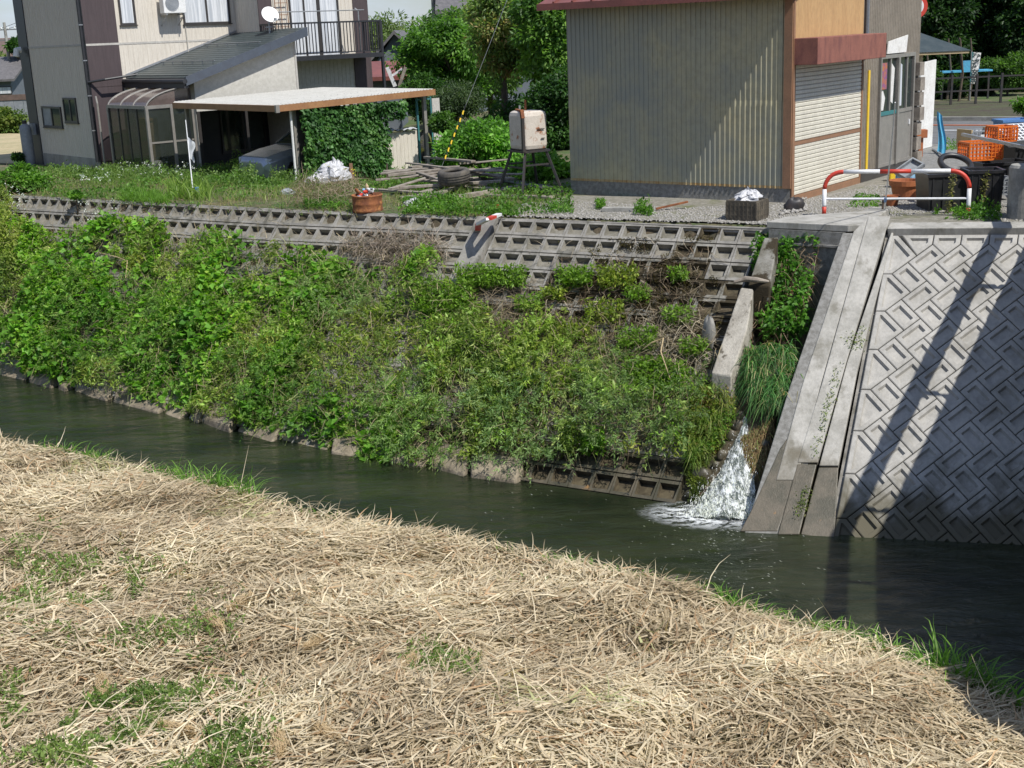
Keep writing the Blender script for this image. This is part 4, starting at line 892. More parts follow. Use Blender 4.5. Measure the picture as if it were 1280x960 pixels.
# ---- planks
PL=[(490,238,600,232,.03,.16,.05,'thick grey timber under the tyre on the left'),(500,243,628,238,.14,.13,.05,''),(470,232,560,226,.12,.12,.04,''),(480,225,575,222,.2,.14,.03,''),(530,212,596,222,.3,.12,.05,'pale thick board jutting up behind the tyre'),(590,225,640,238,.18,.17,.04,''),(560,252,650,240,.05,.12,.09,'long round edged timber in front of the tyre'),(500,250,556,246,.04,.12,.05,''),(520,230,610,240,.09,.14,.04,''),(505,217,570,229,.26,.1,.03,''),(470,240,540,248,.05,.13,.04,''),(600,246,690,252,.03,.16,.05,''),(610,228,700,247,.1,.3,.03,'wide dark board lying right of the tyre'),(540,222,640,229,.12,.11,.03,''),(488,246,545,231,.16,.1,.03,''),(515,225,556,243,.22,.09,.03,'')]
for k in range(22):
    a=random.uniform(468,600); b=random.uniform(212,252); ln=random.uniform(25,85); PL.append((a,b,a+ln,b+random.uniform(-9,9),random.uniform(.04,.34)*(1 if 215<b<245 else .3),random.uniform(.10,.24),random.uniform(.025,.07),''))
for i,(a,b,c,d,z,w,h,lab) in enumerate(PL):
    p=gp(a,b)+Vector((0,0,z));q=gp(c,d)+Vector((0,0,z+.05)); p,q=Vector(p),Vector(q); mid=(p+q)/2; dd=(q-p)
    if dd.length>2.4: p=mid-dd.normalized()*1.2; q=mid+dd.normalized()*1.2
    o=MB().bar(p-mid,q-mid,w,h).build('plank',M['darksteel'] if 'dark' in lab else M['plank'],bevel=.006); o.location=mid
    tag(o,lab or 'weathered grey plank in the untidy timber heap beside the tyre','plank','loose planks in the timber heap')
o=MB().bar((0,0,0),(0,0,.36),.07).build('wooden_stake',M['browntrim']); o.location=gp(440,224); tag(o,'short brown stake beside the white sheeting','stake')
o=MB().bar((0,0,0),(.02,0,.32),.035).build('wooden_stake',M['bark']); o.location=gp(484,222); tag(o,'thin dark stake behind the rusty drum','stake')
# ---- white plastic
bag('plastic_sheeting','big crumpled white plastic sheeting heaped on cut brush',gp(418,228)+Vector((0,0,.06)),(.36,.3),.42,M['bagwhite'],5,'plastic sheet')
bag('plastic_sheeting','torn edge of white plastic sheeting left of the big heap',gp(396,230)+Vector((0,0,.0)),(.28,.2),.22,M['bagwhite'],9,'plastic sheet')
bag('plastic_bag','small white plastic bag lying in the weeds above the blocks',gp(517,258),(.18,.13),.15,M['bagwhite'],12)
bag('plastic_bag','grey plastic scrap left of the brush heap',gp(358,243),(.16,.1),.12,M['greyplastic'],14,'plastic scrap')
bag('plastic_bag','white plastic litter on the shaded ground by the shed',gp(690,263),(.3,.14),.04,M['bagwhite'],15,'litter'); bag('plastic_bag','white plastic litter below the tank stand',gp(664,256),(.16,.1),.04,M['bagwhite'],16,'litter')
# ---- tank
tk=thing('oil_tank','chalky white rust streaked oil tank standing on four splayed legs','tank',gp(663,243,0),math.radians(28))
def rbox(w,d,z0,z1,ch): 
    r=[]
    for a,(sx,sy) in enumerate(((1,1),(-1,1),(-1,-1),(1,-1))):
        for k in range(5): an=math.pi/2*a+math.pi/2*k/4; r.append((sx*(w/2-ch)+ch*math.cos(an),sy*(d/2-ch)+ch*math.sin(an)))
    secs=[]
    for z,i in ((z0,ch*.7),(z0+ch*.3,ch*.2),(z0+ch,0),(z1-ch,0),(z1-ch*.3,ch*.2),(z1,ch*.7)):
        secs.append([(x*(1-2*i/w),y*(1-2*i/d),z) for x,y in r])
    return loft(secs)
rbox(.55,.62,.88,1.62,.09).build('tank_body',M['tankpaint'],tk,smooth=False)
MB().bar((-.285,-.31,.86),(-.285,-.31,1.5),.06,.05).bar((-.285,-.31,1.5),(-.285,-.26,1.66),.05,.05).build('frame_strap',M['darksteel'],tk)
MB().bar((-.27,-.3,1.63),(-.1,.25,1.64),.06,.03).bar((-.28,-.31,1.5),(-.28,-.27,1.66),.07,.05).build('rusty_strap',M['rust'],tk)
MB().tube([(.02,.1,1.6),(.02,.1,1.82)],.022,8).build('filler_pipe',M['rust'],tk); MB().tube([(-.1,.12,1.6),(-.1,.12,1.72)],.02,8).build('vent_pipe',M['steel'],tk)
for sx in (-1,1):
    for sy in (-1,1): MB().bar((sx*.22,sy*.26,.9),(sx*.46,sy*.50,0),.045,.045).build('leg',M['darksteel'],tk)
for s in (-1,1): MB().bar((-.29,s*.31,.6),(.29,s*.31,.6),.03).bar((s*.29,-.31,.55),(s*.29,.31,.55),.03).build('cross_brace',M['darksteel'],tk)
MB().box(-.3,.3,-.33,.33,.84,.88).build('support_frame',M['darksteel'],tk)
MB().bar((.18,-.33,1.28),(.02,-.33,1.28),.014).bar((.18,-.33,1.10),(.10,-.33,1.10),.014).build('gauge_mark',M['darksteel'],tk)
# ---- guy wire with yellow sleeve
gw=thing('guy_wire','steel guy wire with yellow and black spiral sleeve','guy wire',gp(546,224,-.05))
p0=Vector((0,0,0)); q0=Vector(at(640,0,3.9))-gw.location; q0=Vector(atY(575,150,gw.location.y+.5))-gw.location; dirv=q0.normalized(); end=dirv*9
MB().tube([p0,end],.0045,5).build('wire',M['steel'],gw)
MB().tube([dirv*.45,dirv*1.85],.012,8).build('black_sleeve',M['black'],gw)
for k in range(7):
    a=.5+k*.185; MB().tube([dirv*(a)+Vector((.012,0,0)),dirv*(a+.05)+Vector((.0,-.0,.0)),dirv*(a+.1)],.018,8).build('yellow_band',M['yellow'],gw)
# ---- boulder
def boulder(label,loc,r,seed,m,name='boulder'):
    rr=random.Random(seed); V=[];Fs=[];nu,nv=14,9
    for j in range(nv+1):
        for i in range(nu):
            a=2*math.pi*i/nu;b=-math.pi/2+math.pi*j/nv; k=1+.16*math.sin(2*a+seed)+.1*rr.uniform(-1,1)+.1*math.sin(3*b+a)
            V.append((r[0]*k*math.cos(a)*math.cos(b),r[1]*k*math.sin(a)*math.cos(b),r[2]*k*math.sin(b)))
    for j in range(nv):
        for i in range(nu): Fs.append((j*nu+i,j*nu+(i+1)%nu,(j+1)*nu+(i+1)%nu,(j+1)*nu+i))
    o=MB().add(V,Fs).build(name,m,smooth=True); o.location=loc; tag(o,label,'boulder'); return o
boulder('dark mossy boulder between garden wall and bushes',gp(537,203,-.2)+Vector((0,0,.42)),(.5,.42,.42),4,M['stone'])
# ---- broken barrier
br=thing('broken_barrier','bent red and white barrier pipe hanging over the crest of the blocks','barrier',gp(623,268,0))
pts=[Vector((0,0,.0))]
P=[at(624,268,.10),at(605,276,.12),at(598,280,-.02),at(596,299,-.42)]; P=[Vector(p)-br.location for p in P]
for (a,b,c) in ((P[0],P[0].lerp(P[1],.35),'white'),(P[0].lerp(P[1],.35),P[0].lerp(P[1],.7),'redpaint'),(P[0].lerp(P[1],.7),P[2],'white'),(P[2],P[2].lerp(P[3],.35),'redpaint'),(P[2].lerp(P[3],.35),P[2].lerp(P[3],.75),'white'),(P[2].lerp(P[3],.75),P[3],'redpaint')): MB().bar(a,b,.10,.045).build('pipe_section',M[c],br)
MB().tube([(0,0,-.1),(0,0,.17)],.04,10).build('red_post',M['redpaint'],br)
# ---- flag pole and blue cap
fp=thing('small_flag','small white flag drooping on a thin white pole in the weeds','flag',gp(242,246,-.02))
tp=Vector(at(232,150,1.55))-fp.location
MB().tube([(0,0,0),tuple(tp*.6),tuple(tp)],[.012,.011,.008],6).build('flag_pole',M['railwhite'],fp)
k=tp*.72
MB().grid(lambda u,v:(k.x+.13*u*(1-.3*v)+.02*math.sin(9*v)*u,k.y+.05*math.sin(7*u+5*v)*u,k.z+.1-.45*v-.12*u),6,10).build('flag_cloth',M['curtain'],fp,smooth=True)
cb=thing('water_tap_cap','small white stake with a blue cap beside the flag pole','marker stake',gp(247,247,-.02)); MB().lathe([(.0,0),(.045,0),(.05,.17),(0,.17)],12).build('stake',M['railwhite'],cb); MB().lathe([(.05,.16),(.05,.22),(0,.225)],12).build('blue_cap',M['blueplastic'],cb)
# ---- low things at the foot of the shed
o=MB().box(-.28,.28,-.08,.08,0,.07).build('concrete_block',M['conc'],bevel=.006); o.location=gp(773,264,.03); o.rotation_euler=(0,0,-.25); tag(o,'grey kerb block lying at the foot of the shed wall','block')
o=MB().bar((-.28,0,.03),(.28,0,.12),.05,.03).build('rusty_bar',M['rust']); o.location=gp(840,262,.03); o.rotation_euler=(0,0,.1); tag(o,'rusty angle iron leaning at the shed foot','iron bar')
o=boulder('dark stone at the shutter corner of the shed',gp(987,263,.03)+Vector((.06,-.05,.08)),(.15,.13,.13),8,M['darksteel'],'dark_stone')
boulder('pale pointed stone lying on the bank left of the chute wall',Vector(rpl(886,418,.1)),(.09,.1,.25),3,M['conc'],'pale_stone')
o=MB().tube([(-.22,0,0),(-.05,.02,.04),(.12,0,.02),(.3,.03,-.02)],[.02,.045,.04,.02],8).build('driftwood',M['plank']); o.location=Vector(rpl(936,352,.42)); tag(o,'piece of driftwood across the break in the chute wall','driftwood')
# ================================================================ GARDEN WALL, IVY FENCE
gw2=thing('garden_wall','low beige siding panel wall at the end of the ivy fence','wall',HL(3.6,-9.6,0),HRZ)
siding('panel_face',M['siding'],(0,0,0),(1,0,0),1.0,0,1.1,(0,-1,0),gw2,.12); MB().box(-.02,1.02,.005,.12,0,1.12).build('wall_core',M['siding'],gw2)
o=MB().grid(lambda u,v:(.95*u,.5*v,.06+.06*math.sin(u*7)*math.sin(v*3)+.02*math.sin(31*u)),20,6).build('tarp_cover',M['curtain']); o.location=HL(3.62,-9.7,1.12); o.rotation_euler=(0,0,HRZ); tag(o,'pale crumpled tarpaulin laid on top of the garden wall','tarpaulin')
gp_=thing('net_frame','blue green net frame post at the end of the garden wall','post',HL(4.7,-9.55,0),HRZ); MB().bar((0,0,0),(0,0,1.95),.05).bar((.45,0,0),(.45,0,1.95),.04).bar((0,0,1.9),(.45,0,1.9),.04).build('post_frame',M['teal'],gp_); MB().box(.5,.75,.0,.05,0,1.9).build('side_panel',M['plaster'],gp_)
fen=thing('ivy_fence','fence panel completely grown over with broad leaved ivy','ivy fence',HL(1.0,-9.65,0),HRZ)
MB().box(0,2.5,.0,.08,0,1.9).build('fence_panel',M['darksteel'],fen)
n=7500; u=RNG.uniform(0,3.1,n); v=RNG.uniform(0,1.95,n)**1; dep=-.14-.15*RNG.uniform(0,1,n)-.16*vnoise(np.stack([u,v,u*0],1),2.2,5)
keep=(u<2.55+.5*(v>1.5)); u,v,dep=u[keep],v[keep],dep[keep]; n=len(u); P=np.stack([u,dep,v],1)
D=np.stack([RNG.normal(size=n)*.6,-.5+RNG.normal(size=n)*.25,-.8+RNG.normal(size=n)*.4],1)
o=link('ivy_leaves',leafmesh('ivy_leaves',P,D,RNG.uniform(.07,.13,n),RNG.uniform(.06,.11,n),mixcol([(.04,.11,.03),(.08,.19,.05),(.16,.29,.09)],n,clump=vnoise(P,2.5,8)),M['leaf'],0),fen); o['kind']='stuff'
# ================================================================ BRIDGE beside the view (unseen, widened to shade the wall and water)
bdir=unitv([.27,.96]); bn=np.array([bdir[1],-bdir[0]])
def bl(y,h,off): # point on the shadow casting line at height h
    x=7.31+.507*h-(17.65-.5*h-y)*.281; return np.array([x,y,h])+np.array([bn[0],bn[1],0])*off
bg_=thing('unseen_road_bridge','unseen road bridge just right of the view, widened to shade wall and water','bridge',(0,0,0))
hb=1.5
def bbox(name,o0,o1,z0,z1,m,ya=7.7,yb=22.5):
    A=bl(ya,hb,o0);Bq=bl(yb,hb,o0);C=bl(yb,hb,o1);D_=bl(ya,hb,o1)
    return MB().prism([(A[0],A[1],z0),(Bq[0],Bq[1],z0),(C[0],C[1],z0),(D_[0],D_[1],z0)],(0,0,z1-z0)).build(name,m,bg_)
bbox('shade_deck',0,11,1.25,1.5,M['conc']); bbox('unseen_girder',.5,.9,.6,1.25,M['conc']); bbox('unseen_girder',4.4,4.8,.6,1.25,M['conc'])  # unseen deck widened to block sky light over wall and water
bbox('unseen_abutment',-.1,11,-3.2,1.25,M['conc'],7.2,8.2); bbox('unseen_girder',8.4,8.8,.6,1.25,M['conc']); bbox('unseen_kerb_beam',10.8,11,1.5,1.7,M['conc'])  # abutment added under the near end, cut short to keep the straw sunlit
MB().tube([bl(9.4,hb,-.44),bl(22.5,hb,-.44)],.115,12).build('side_pipe',M['steel'],bg_)
for k in range(8): y=9.6+k*1.75; p=bl(y,hb,-.44); q=bl(y,hb,.05); MB().bar(p,q,.06).build('pipe_bracket',M['steel'],bg_)
# ================================================================ BACKGROUND
def box_house(label,px0,px1,ytop,ybase,Y,wallm,roofm,zb=-.4,depth=6,rise=1.1,ridge='x',over=.4,name='distant_house',rz=0,win=2):
    """gabled house whose base and eave are read off at distance Y"""
    a=atY(px0,ybase,Y);b=atY(px1,ybase,Y);c=atY(px0,ytop,Y); w=b[0]-a[0]; z0=min(a[2],zb); h=c[2]-z0
    t=thing(name,label,'house',(a[0],Y,z0),rz)
    if ridge=='x':
        MB().box(0,w,0,depth,0,h).prism([(0,0,h),(0,depth,h),(0,depth/2,h+rise)],(w,0,0)).build('wall',M[wallm],t)
        MB().prism([(-over,-over,h-.1),(-over,depth/2,h+rise+.08),(-over,depth+over,h-.1),(-over,depth+over,h+.05),(-over,depth/2,h+rise+.25),(-over,-over,h+.05)],(w+2*over,0,0)).build('roof',M[roofm],t)
    else:
        MB().box(0,w,0,depth,0,h).prism([(0,0,h),(w,0,h),(w/2,0,h+rise)],(0,depth,0)).build('wall',M[wallm],t)
        MB().prism([(-over,-over,h-.15),(w/2,-over,h+rise+.0),(w+over,-over,h-.15),(w+over,-over,h),(w/2,-over,h+rise+.18),(-over,-over,h)],(0,depth+2*over,0)).build('roof',M[roofm],t)
    for k in range(win):
        x=w*(k+.5)/win; f=MB().box(x-.5,x+.5,-.05,.0,h*.45,h*.75).build('window',M['alu_dark'],t); MB().box(x-.45,x+.45,-.06,-.05,h*.48,h*.72).build('pane',M['curtain'],f)
    return t
box_house('grey gabled house with tiled roof beyond the balcony',474,522,76,118,66,'plasterdark','tileroof',ridge='y',rise=1.25,depth=9,win=0)
box_house('low house with a red tin roof below the grey gable',458,500,98,125,52,'plasterdark','redroof',rise=.35,depth=4,win=0)
box_house('dark tiled house roof rising above the garden trees',560,690,14,90,58,'plasterdark','tileroof',rise=1.8,depth=9,win=1)
box_house('house with brown tiled roof at the far left edge',-60,26,90,121,105,'plaster','brownroof',rise=2.2,depth=9,win=3)
box_house('grey roofed house at the left edge beyond the fence',-20,16,101,121,92,'plasterdark','tileroof',rise=1.3,depth=7,win=2)
box_house('pale building hidden behind the right hand trees',1235,1300,45,90,75,'plaster','tileroof',rise=1.2,depth=8,win=2)
# scaffold pipes beside the balcony
o=MB().bar(atY(494,108,45),atY(484,84,45),.12).bar(atY(488,96,45),atY(503,86,45),.07).build('pipe_stack',M['railwhite']); tag(o,'pale pipes leaning behind the carport roof','pipes')
o=MB().bar(atY(499,108,44),atY(507,84,44),.10).build('leaning_pole',M['plank']); tag(o,'grey pole leaning right of the pale pipes','pole')
# far left: fence wall and hedge
a=atY(-60,176,62);b=atY(42,176,62)
fw_=thing('field_fence','long grey fence with brown rail behind the dry field','fence',(a[0],62,-.6)); w=b[0]-a[0]
h1=atY(0,119,62)[2]+.6
k=0
while k*.45<w: MB().box(k*.45,k*.45+.43,0,.05,0,h1-.25).build('fence_board',M['greyplastic'],fw_); k+=1
MB().box(0,w,-.03,.08,h1-.25,h1).build('top_rail',M['brownroof'],fw_)
def utility_pole(label,px,ytop,Y,zb=-.5,arms=2,r=.14):
    p=atY(px,ytop,Y); t=thing('utility_pole',label,'utility pole',(p[0],Y,zb)); h=p[2]-zb
    MB().tube([(0,0,0),(0,0,h)],[r,r*.7],10).build('shaft',M['conc'],t)
    for k in range(arms): MB().bar((-.8,0,h-.5-k*.7),(.8,0,h-.5-k*.7),.08).build('crossarm',M['steel'],t)
    for k in range(4 if arms else 0): MB().lathe([(0,0),(.06,.02),(.05,.12),(0,.16)],8,(-.7+k*.46,0,h-.46)).build('insulator',M['white'],t)
    return t,Vector((p[0],Y,p[2]-.5))
u1,w1=utility_pole('slim concrete utility pole at the far left beyond the field',5,28,95); 
u2,w2=utility_pole('utility pole top showing between the garden trees',541,-12,60,arms=0)
for k in range(3):
    P=[];a=w1+Vector((-.7+k*.7,0,0));b=Vector((-80,100,12+k*.3)); c=Vector((-25+k,96,10.5))
    for t in range(13): q=a.lerp(c,t/12); q.z-=1.6*4*(t/12)*(1-t/12)*.5; P.append(q)
    tag(MB().tube(P,.02,4).build('power_cable',M['darksteel']),'thin power cable strung from the far left utility pole','cable','cables at the far left pole')
# road sign
rs=thing('road_sign','round red bordered road sign peeking past the shed corner','road sign',(*atY(1149,128,34)[:2],0)); 
c=Vector(atY(1144,8,34)); rs.location=(c.x,c.y,0)
MB().tube([(0,0,0),(0,0,c.z+.2)],.035,8).build('sign_post',M['steel'],rs)
for r,m,y in ((.30,'redpaint',-.05),(.20,'white',-.056)):
    o=MB().lathe([(0,0),(r,0),(r,.01),(0,.01)],28).build('sign_disc' if r>.25 else 'sign_face',M[m],rs); o.rotation_euler=(math.pi/2,0,0); o.location=(0,y,c.z)
o=MB().bar((-.14,0,0),(.14,0,0),.06,.004).build('sign_bar',M['redpaint'],rs); o.location=(0,-.068,c.z)
# pavilion
pv=thing('rest_shelter','small shelter with dark hipped roof beyond the shop','shelter',(*atY(1158,120,37)[:2],0)); z1=atY(1160,64,37)[2]; 
MB().add([(-1.6,-1,z1),(.85,-1,z1),(.85,1.2,z1),(-1.6,1.2,z1),(-.9,.1,z1+.5),(-.2,.1,z1+.5)],[(0,1,5,4),(1,2,5),(2,3,4,5),(3,0,4),(3,2,1,0)]).build('roof',M['rooftile'],pv)
for x in (-1.4,-.45): MB().bar((x,-.8,0),(x,-.8,z1),.08).build('post',M['wood'],pv)
MB().bar((-1.5,-.95,z1-.04),(.8,-.95,z1-.04),.05,.06).build('eave_board',M['wood'],pv)
# nobori banner
nb=thing('vertical_banner','white and green vertical cloth banner with dark characters by the trees','banner',(*gp(1211,126,0)[:2],0)); Yb=nb.location.y
b0=Vector(atY(1212,130,Yb));b1=Vector(atY(1214.5,64,Yb)); nb.location=(b0.x,Yb,0)
MB().tube([(0,0,0),(b1.x-b0.x,0,b1.z)],.02,6).build('banner_pole',M['steel'],nb)
tl=Vector(atY(1215,65,Yb));tr=Vector(atY(1227,66,Yb));blp=Vector(atY(1211.5,104,Yb));brp=Vector(atY(1218.5,105,Yb)); o0=nb.location
fn=lambda u,v:tuple((tl.lerp(tr,u).lerp(blp.lerp(brp,u),v)+Vector((0,.05*math.sin(5*v+2*u),0))-o0))
MB().grid(fn,4,10).build('banner_cloth',M['dirtywhite'],nb)
MB().grid(lambda u,v:tuple(Vector(fn(u*.18,v))+Vector((0,-.012,0))),1,10).build('green_edge',M['teal'],nb)
w_=(tr-tl).length; H_=(tl-blp).length
for i,ch in enumerate('交通安全'):
    cu=bpy.data.curves.new('banner_character','FONT'); cu.body=ch; cu.size=w_*.9; cu.offset=.006; cu.align_x='CENTER'; cu.align_y='CENTER'; cu.extrude=.002; o=bpy.data.objects.new('banner_character',cu); COL.objects.link(o); o.parent=nb
    c=Vector(fn(.58,.14+.235*i)); o.location=c+Vector((0,-.03,0)); o.rotation_euler=(math.pi/2,0,0); me_=bpy.data.meshes.new_from_object(o); o.data=me_ if False else o.data; q_=link('banner_character',me_,nb,M['printtext']); q_.location=o.location; q_.rotation_euler=o.rotation_euler; bpy.data.objects.remove(o)
# blue topped bench table by the trees, roadside post fence
bt=thing('blue_table','bright blue topped table in the shade of the trees','table',(*gp(1205,124,0)[:2],0)); zt=atY(1200,88,bt.location.y)[2]
MB().box(-1.0,.9,-.3,.3,zt-.06,zt).box(-.2,.4,-.3,-.25,zt,zt+.35).build('table_top',M['cyan'],bt); 
for x in (-.9,.8): MB().bar((x,-.2,0),(x,-.2,zt),.06).build('leg',M['darksteel'],bt)
pfn=thing('roadside_fence','low dark post and rail fence along the far side of the road','fence',(*gp(1180,133,0)[:2],0)); Yf=pfn.location.y
for k in range(16): MB().bar((-1.5+k*.85,k*-.03,0),(-1.5+k*.85+.02,k*-.03,1.05),.07).build('fence_post',M['darksteel'],pfn)
for z in (.5,.95): MB().bar((-1.5,0,z),(12,-.45,z),.05).build('fence_rail',M['darksteel'],pfn)
# ================================================================ VEGETATION
LF=M['leaf']
def stuff(name,me,label=None): o=link(name,me); tag(o,kind='stuff'); return o
G_BR=[(.030,.085,.010),(.065,.16,.018),(.11,.24,.028),(.16,.30,.04)]
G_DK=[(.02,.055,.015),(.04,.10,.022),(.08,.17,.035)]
G_OL=[(.06,.10,.03),(.11,.17,.05),(.18,.24,.08),(.22,.24,.11)]
G_YE=[(.09,.15,.02),(.20,.27,.03),(.30,.34,.06)]
G_MW=[(.06,.11,.04),(.12,.19,.07),(.20,.28,.12)]
BRN=[(.10,.07,.04),(.20,.15,.09),(.32,.26,.17)]
STR=[(.16,.12,.07),(.38,.30,.195),(.55,.455,.315),(.70,.61,.445)]
def sph(n): v=RNG.normal(size=(n,3)); return unit(v)
def tree(name,label,cat,base,ctr,rad,n,leaf,cols,trunk=.12,nclump=26,group=None,asp=.55,limbs=5,seed=0,fill=.75,flat=.8,thin=0):
    rr=np.random.default_rng(seed+5); base=np.array(base,float); ctr=np.array(ctr,float); rad=np.array(rad,float)
    t=thing(name,label,cat,tuple(base),0,group); c=ctr-base
    d=rr.normal(size=(nclump,3)); d=d/np.linalg.norm(d,axis=1,keepdims=True); rr_=rr.uniform(.25,1,nclump)**.45
    cc=c+d*rad*rr_[:,None]*fill; cr=rr.uniform(.20,.42,nclump)*rad.mean()
    if len(cc)>6: # spread: push apart a bit
        pass
    idx=rr.integers(0,nclump,n); q=rr.normal(size=(n,3)); q/=np.linalg.norm(q,axis=1,keepdims=True); k=rr.uniform(0,1,n)**.4
    P=cc[idx]+q*(cr[idx]*k)[:,None]*np.array([1.15,1.15,.75])
    keep=P[:,2]>.05; P=P[keep]; idx=idx[keep]; q=q[keep]; n=len(P)
    D=q*.8+rr.normal(size=(n,3))*.5+np.array([0,0,-.25])
    tint=np.clip(rr.normal(size=nclump)*.45,-1,1)[idx]
    col=mixcol(cols,n,clump=tint)
    o=link('crown',leafmesh('crown',P,D,leaf*rr.uniform(.7,1.3,n),leaf*asp*rr.uniform(.8,1.2,n),col,LF,flat),t)
    if trunk:
        mb=MB(); top=c+np.array([0,0,rad[2]*.3]); mb.tube([(0,0,-.3),tuple(c*np.array([.3,.3,.45])),tuple(c*.85),tuple(top)],[trunk,trunk*.8,trunk*.5,trunk*.15],9)
        for k in range(limbs):
            e=cc[k%nclump]; s=c*np.array([.6,.6,.55+.05*k]); m=(s+e)/2+np.array([0,0,.1*rad[2]]); mb.tube([tuple(s),tuple(m),tuple(e)],[trunk*.42,trunk*.28,trunk*.08],6)
        mb.build('trunk',M['bark'],t,smooth=True)
    return t
def treebox(name,label,cat,px0,px1,py0,py1,Y,n,leaf,cols,zb=0,dy=None,**k):
    a=atY(px0,(py0+py1)/2,Y);b=atY(px1,(py0+py1)/2,Y);tp=atY((px0+px1)/2,py0,Y);bt=atY((px0+px1)/2,py1,Y)
    cx=(a[0]+b[0])/2; rx=(b[0]-a[0])/2; cz=(tp[2]+bt[2])/2; rz_=(tp[2]-bt[2])/2
    return tree(name,label,cat,(cx,Y,zb),(cx,Y,cz),(rx,dy or rx,rz_),n,leaf,cols,**k)
# --- garden trees behind the yard
treebox('bamboo_clump','pale green bamboo tops left of the grove behind the grey house','tree',390,480,6,110,76,8000,.34,G_OL,asp=.3,nclump=34,seed=1,zb=-.5,group='far trees behind the grey gabled house')
treebox('bamboo_clump','tall hazy bamboo behind the tiled roof of the grey house','tree',450,550,2,110,80,9000,.34,G_OL,asp=.3,nclump=36,seed=2,zb=-.5,group='far trees behind the grey gabled house')
treebox('far_tree','rounded far tree left of the dark tiled roof','tree',515,605,0,110,74,8000,.34,[(0.058,0.116,0.043),(0.116,0.203,0.072),(0.160,0.261,0.102)],nclump=30,seed=3,zb=-.5,group='far trees behind the grey gabled house')
treebox('maple_tree','bright green layered maple between the grey house and the olive tree','tree',500,632,20,126,46,17000,.17,[(.05,.12,.02),(.10,.22,.035),(.17,.31,.06)],nclump=70,seed=4,zb=-.2,flat=1.6,fill=.95)
treebox('garden_tree','mid green garden tree filling the gap behind the maple','tree',560,660,-20,130,50,15000,.18,[(.06,.12,.025),(.13,.23,.05),(.22,.33,.09)],nclump=60,seed=64,fill=.95)
treebox('garden_bush','shaded bush below the maple beside the carport roof','shrub',500,560,92,150,44,5000,.12,G_DK,nclump=26,seed=65,trunk=.05,fill=.9)
treebox('olive_green_tree','tall thin leaved tree with reddish tips left of the shed roof','tree',586,668,-60,128,39,17000,.15,[(0.056,0.094,0.038),(0.133,0.226,0.056),(0.246,0.302,0.094),(0.377,0.246,0.133)],nclump=60,seed=6,asp=.4)
treebox('broadleaf_tree','taller dark leafy tree partly behind the shed roof edge','tree',645,735,-70,140,37,17000,.15,[(0.038,0.094,0.022),(0.113,0.226,0.042),(0.226,0.377,0.066)],nclump=60,seed=7)
treebox('clipped_shrub','round grey green clipped shrub above the boulder','shrub',530,608,95,158,37,10000,.09,[(0.036,0.065,0.029),(0.072,0.116,0.051),(0.116,0.160,0.072)],nclump=40,seed=8,asp=.35,trunk=.05,fill=.7)
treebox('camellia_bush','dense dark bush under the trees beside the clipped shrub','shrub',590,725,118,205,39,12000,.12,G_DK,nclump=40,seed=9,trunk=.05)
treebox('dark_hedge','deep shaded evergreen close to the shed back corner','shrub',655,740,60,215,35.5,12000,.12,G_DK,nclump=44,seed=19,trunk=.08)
treebox('rambling_bush','lush glossy bush heap behind the tyre and guy wire','shrub',545,652,150,236,31.0,14000,.11,[(0.058,0.145,0.022),(0.131,0.304,0.043),(0.232,0.464,0.072)],nclump=60,seed=10,trunk=.04,dy=.9,fill=.9)
treebox('rambling_bush','low leafy bush behind the legs of the oil tank','shrub',625,718,188,240,28.6,7500,.10,[(0.058,0.145,0.022),(0.145,0.304,0.043),(0.246,0.435,0.072)],nclump=34,seed=11,trunk=.04,dy=.8)
treebox('small_shrub','small dark leaved shrub in front of the mossy boulder wall','shrub',530,575,138,168,34,3500,.09,[(0.043,0.102,0.022),(0.102,0.203,0.036)],nclump=16,seed=12,trunk=.03)
# --- right background
R_=[('left of the banner',1148,1205,-60,120,53),('above the small shelter',1120,1190,-80,70,58),('right of the banner',1195,1262,-70,95,56),('at the right edge of the picture',1245,1330,-60,110,54),('behind the blue table',1160,1235,50,112,60)]
for i,(w,a,b,c,d,Y) in enumerate(R_):
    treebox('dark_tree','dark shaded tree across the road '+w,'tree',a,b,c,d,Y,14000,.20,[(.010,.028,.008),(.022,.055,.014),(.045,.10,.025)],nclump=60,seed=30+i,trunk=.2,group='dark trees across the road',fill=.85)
treebox('light_shrub','lighter green shrub right of the banner in the trees','shrub',1222,1300,62,112,50,6000,.14,[(.04,.09,.015),(.10,.19,.04)],nclump=30,seed=40,trunk=.05)
treebox('light_shrub','pale green shrub below the shelter roof','shrub',1148,1178,70,130,46,4500,.12,[(.03,.07,.015),(.07,.14,.04)],nclump=22,seed=41,trunk=.05)
treebox('potted_plant','broad leaved green plant above the blue tub','shrub',1262,1310,122,140,25,700,.09,G_BR,nclump=10,seed=42,trunk=.02)
for i,(px,Y) in enumerate(((1192,50),(1222,47),(1234,49),(1256,48),(1270,50),(1181,48))):
    b=gp(px,132,0); tag(MB().tube([(b.x,Y,0),(b.x+.1,Y,1),(b.x-.05,Y,2.2)],[.05,.04,.03],7).build('sapling_trunk',M['bark']),'thin bare trunk standing among the trees across the road','tree trunk','thin trunks across the road')
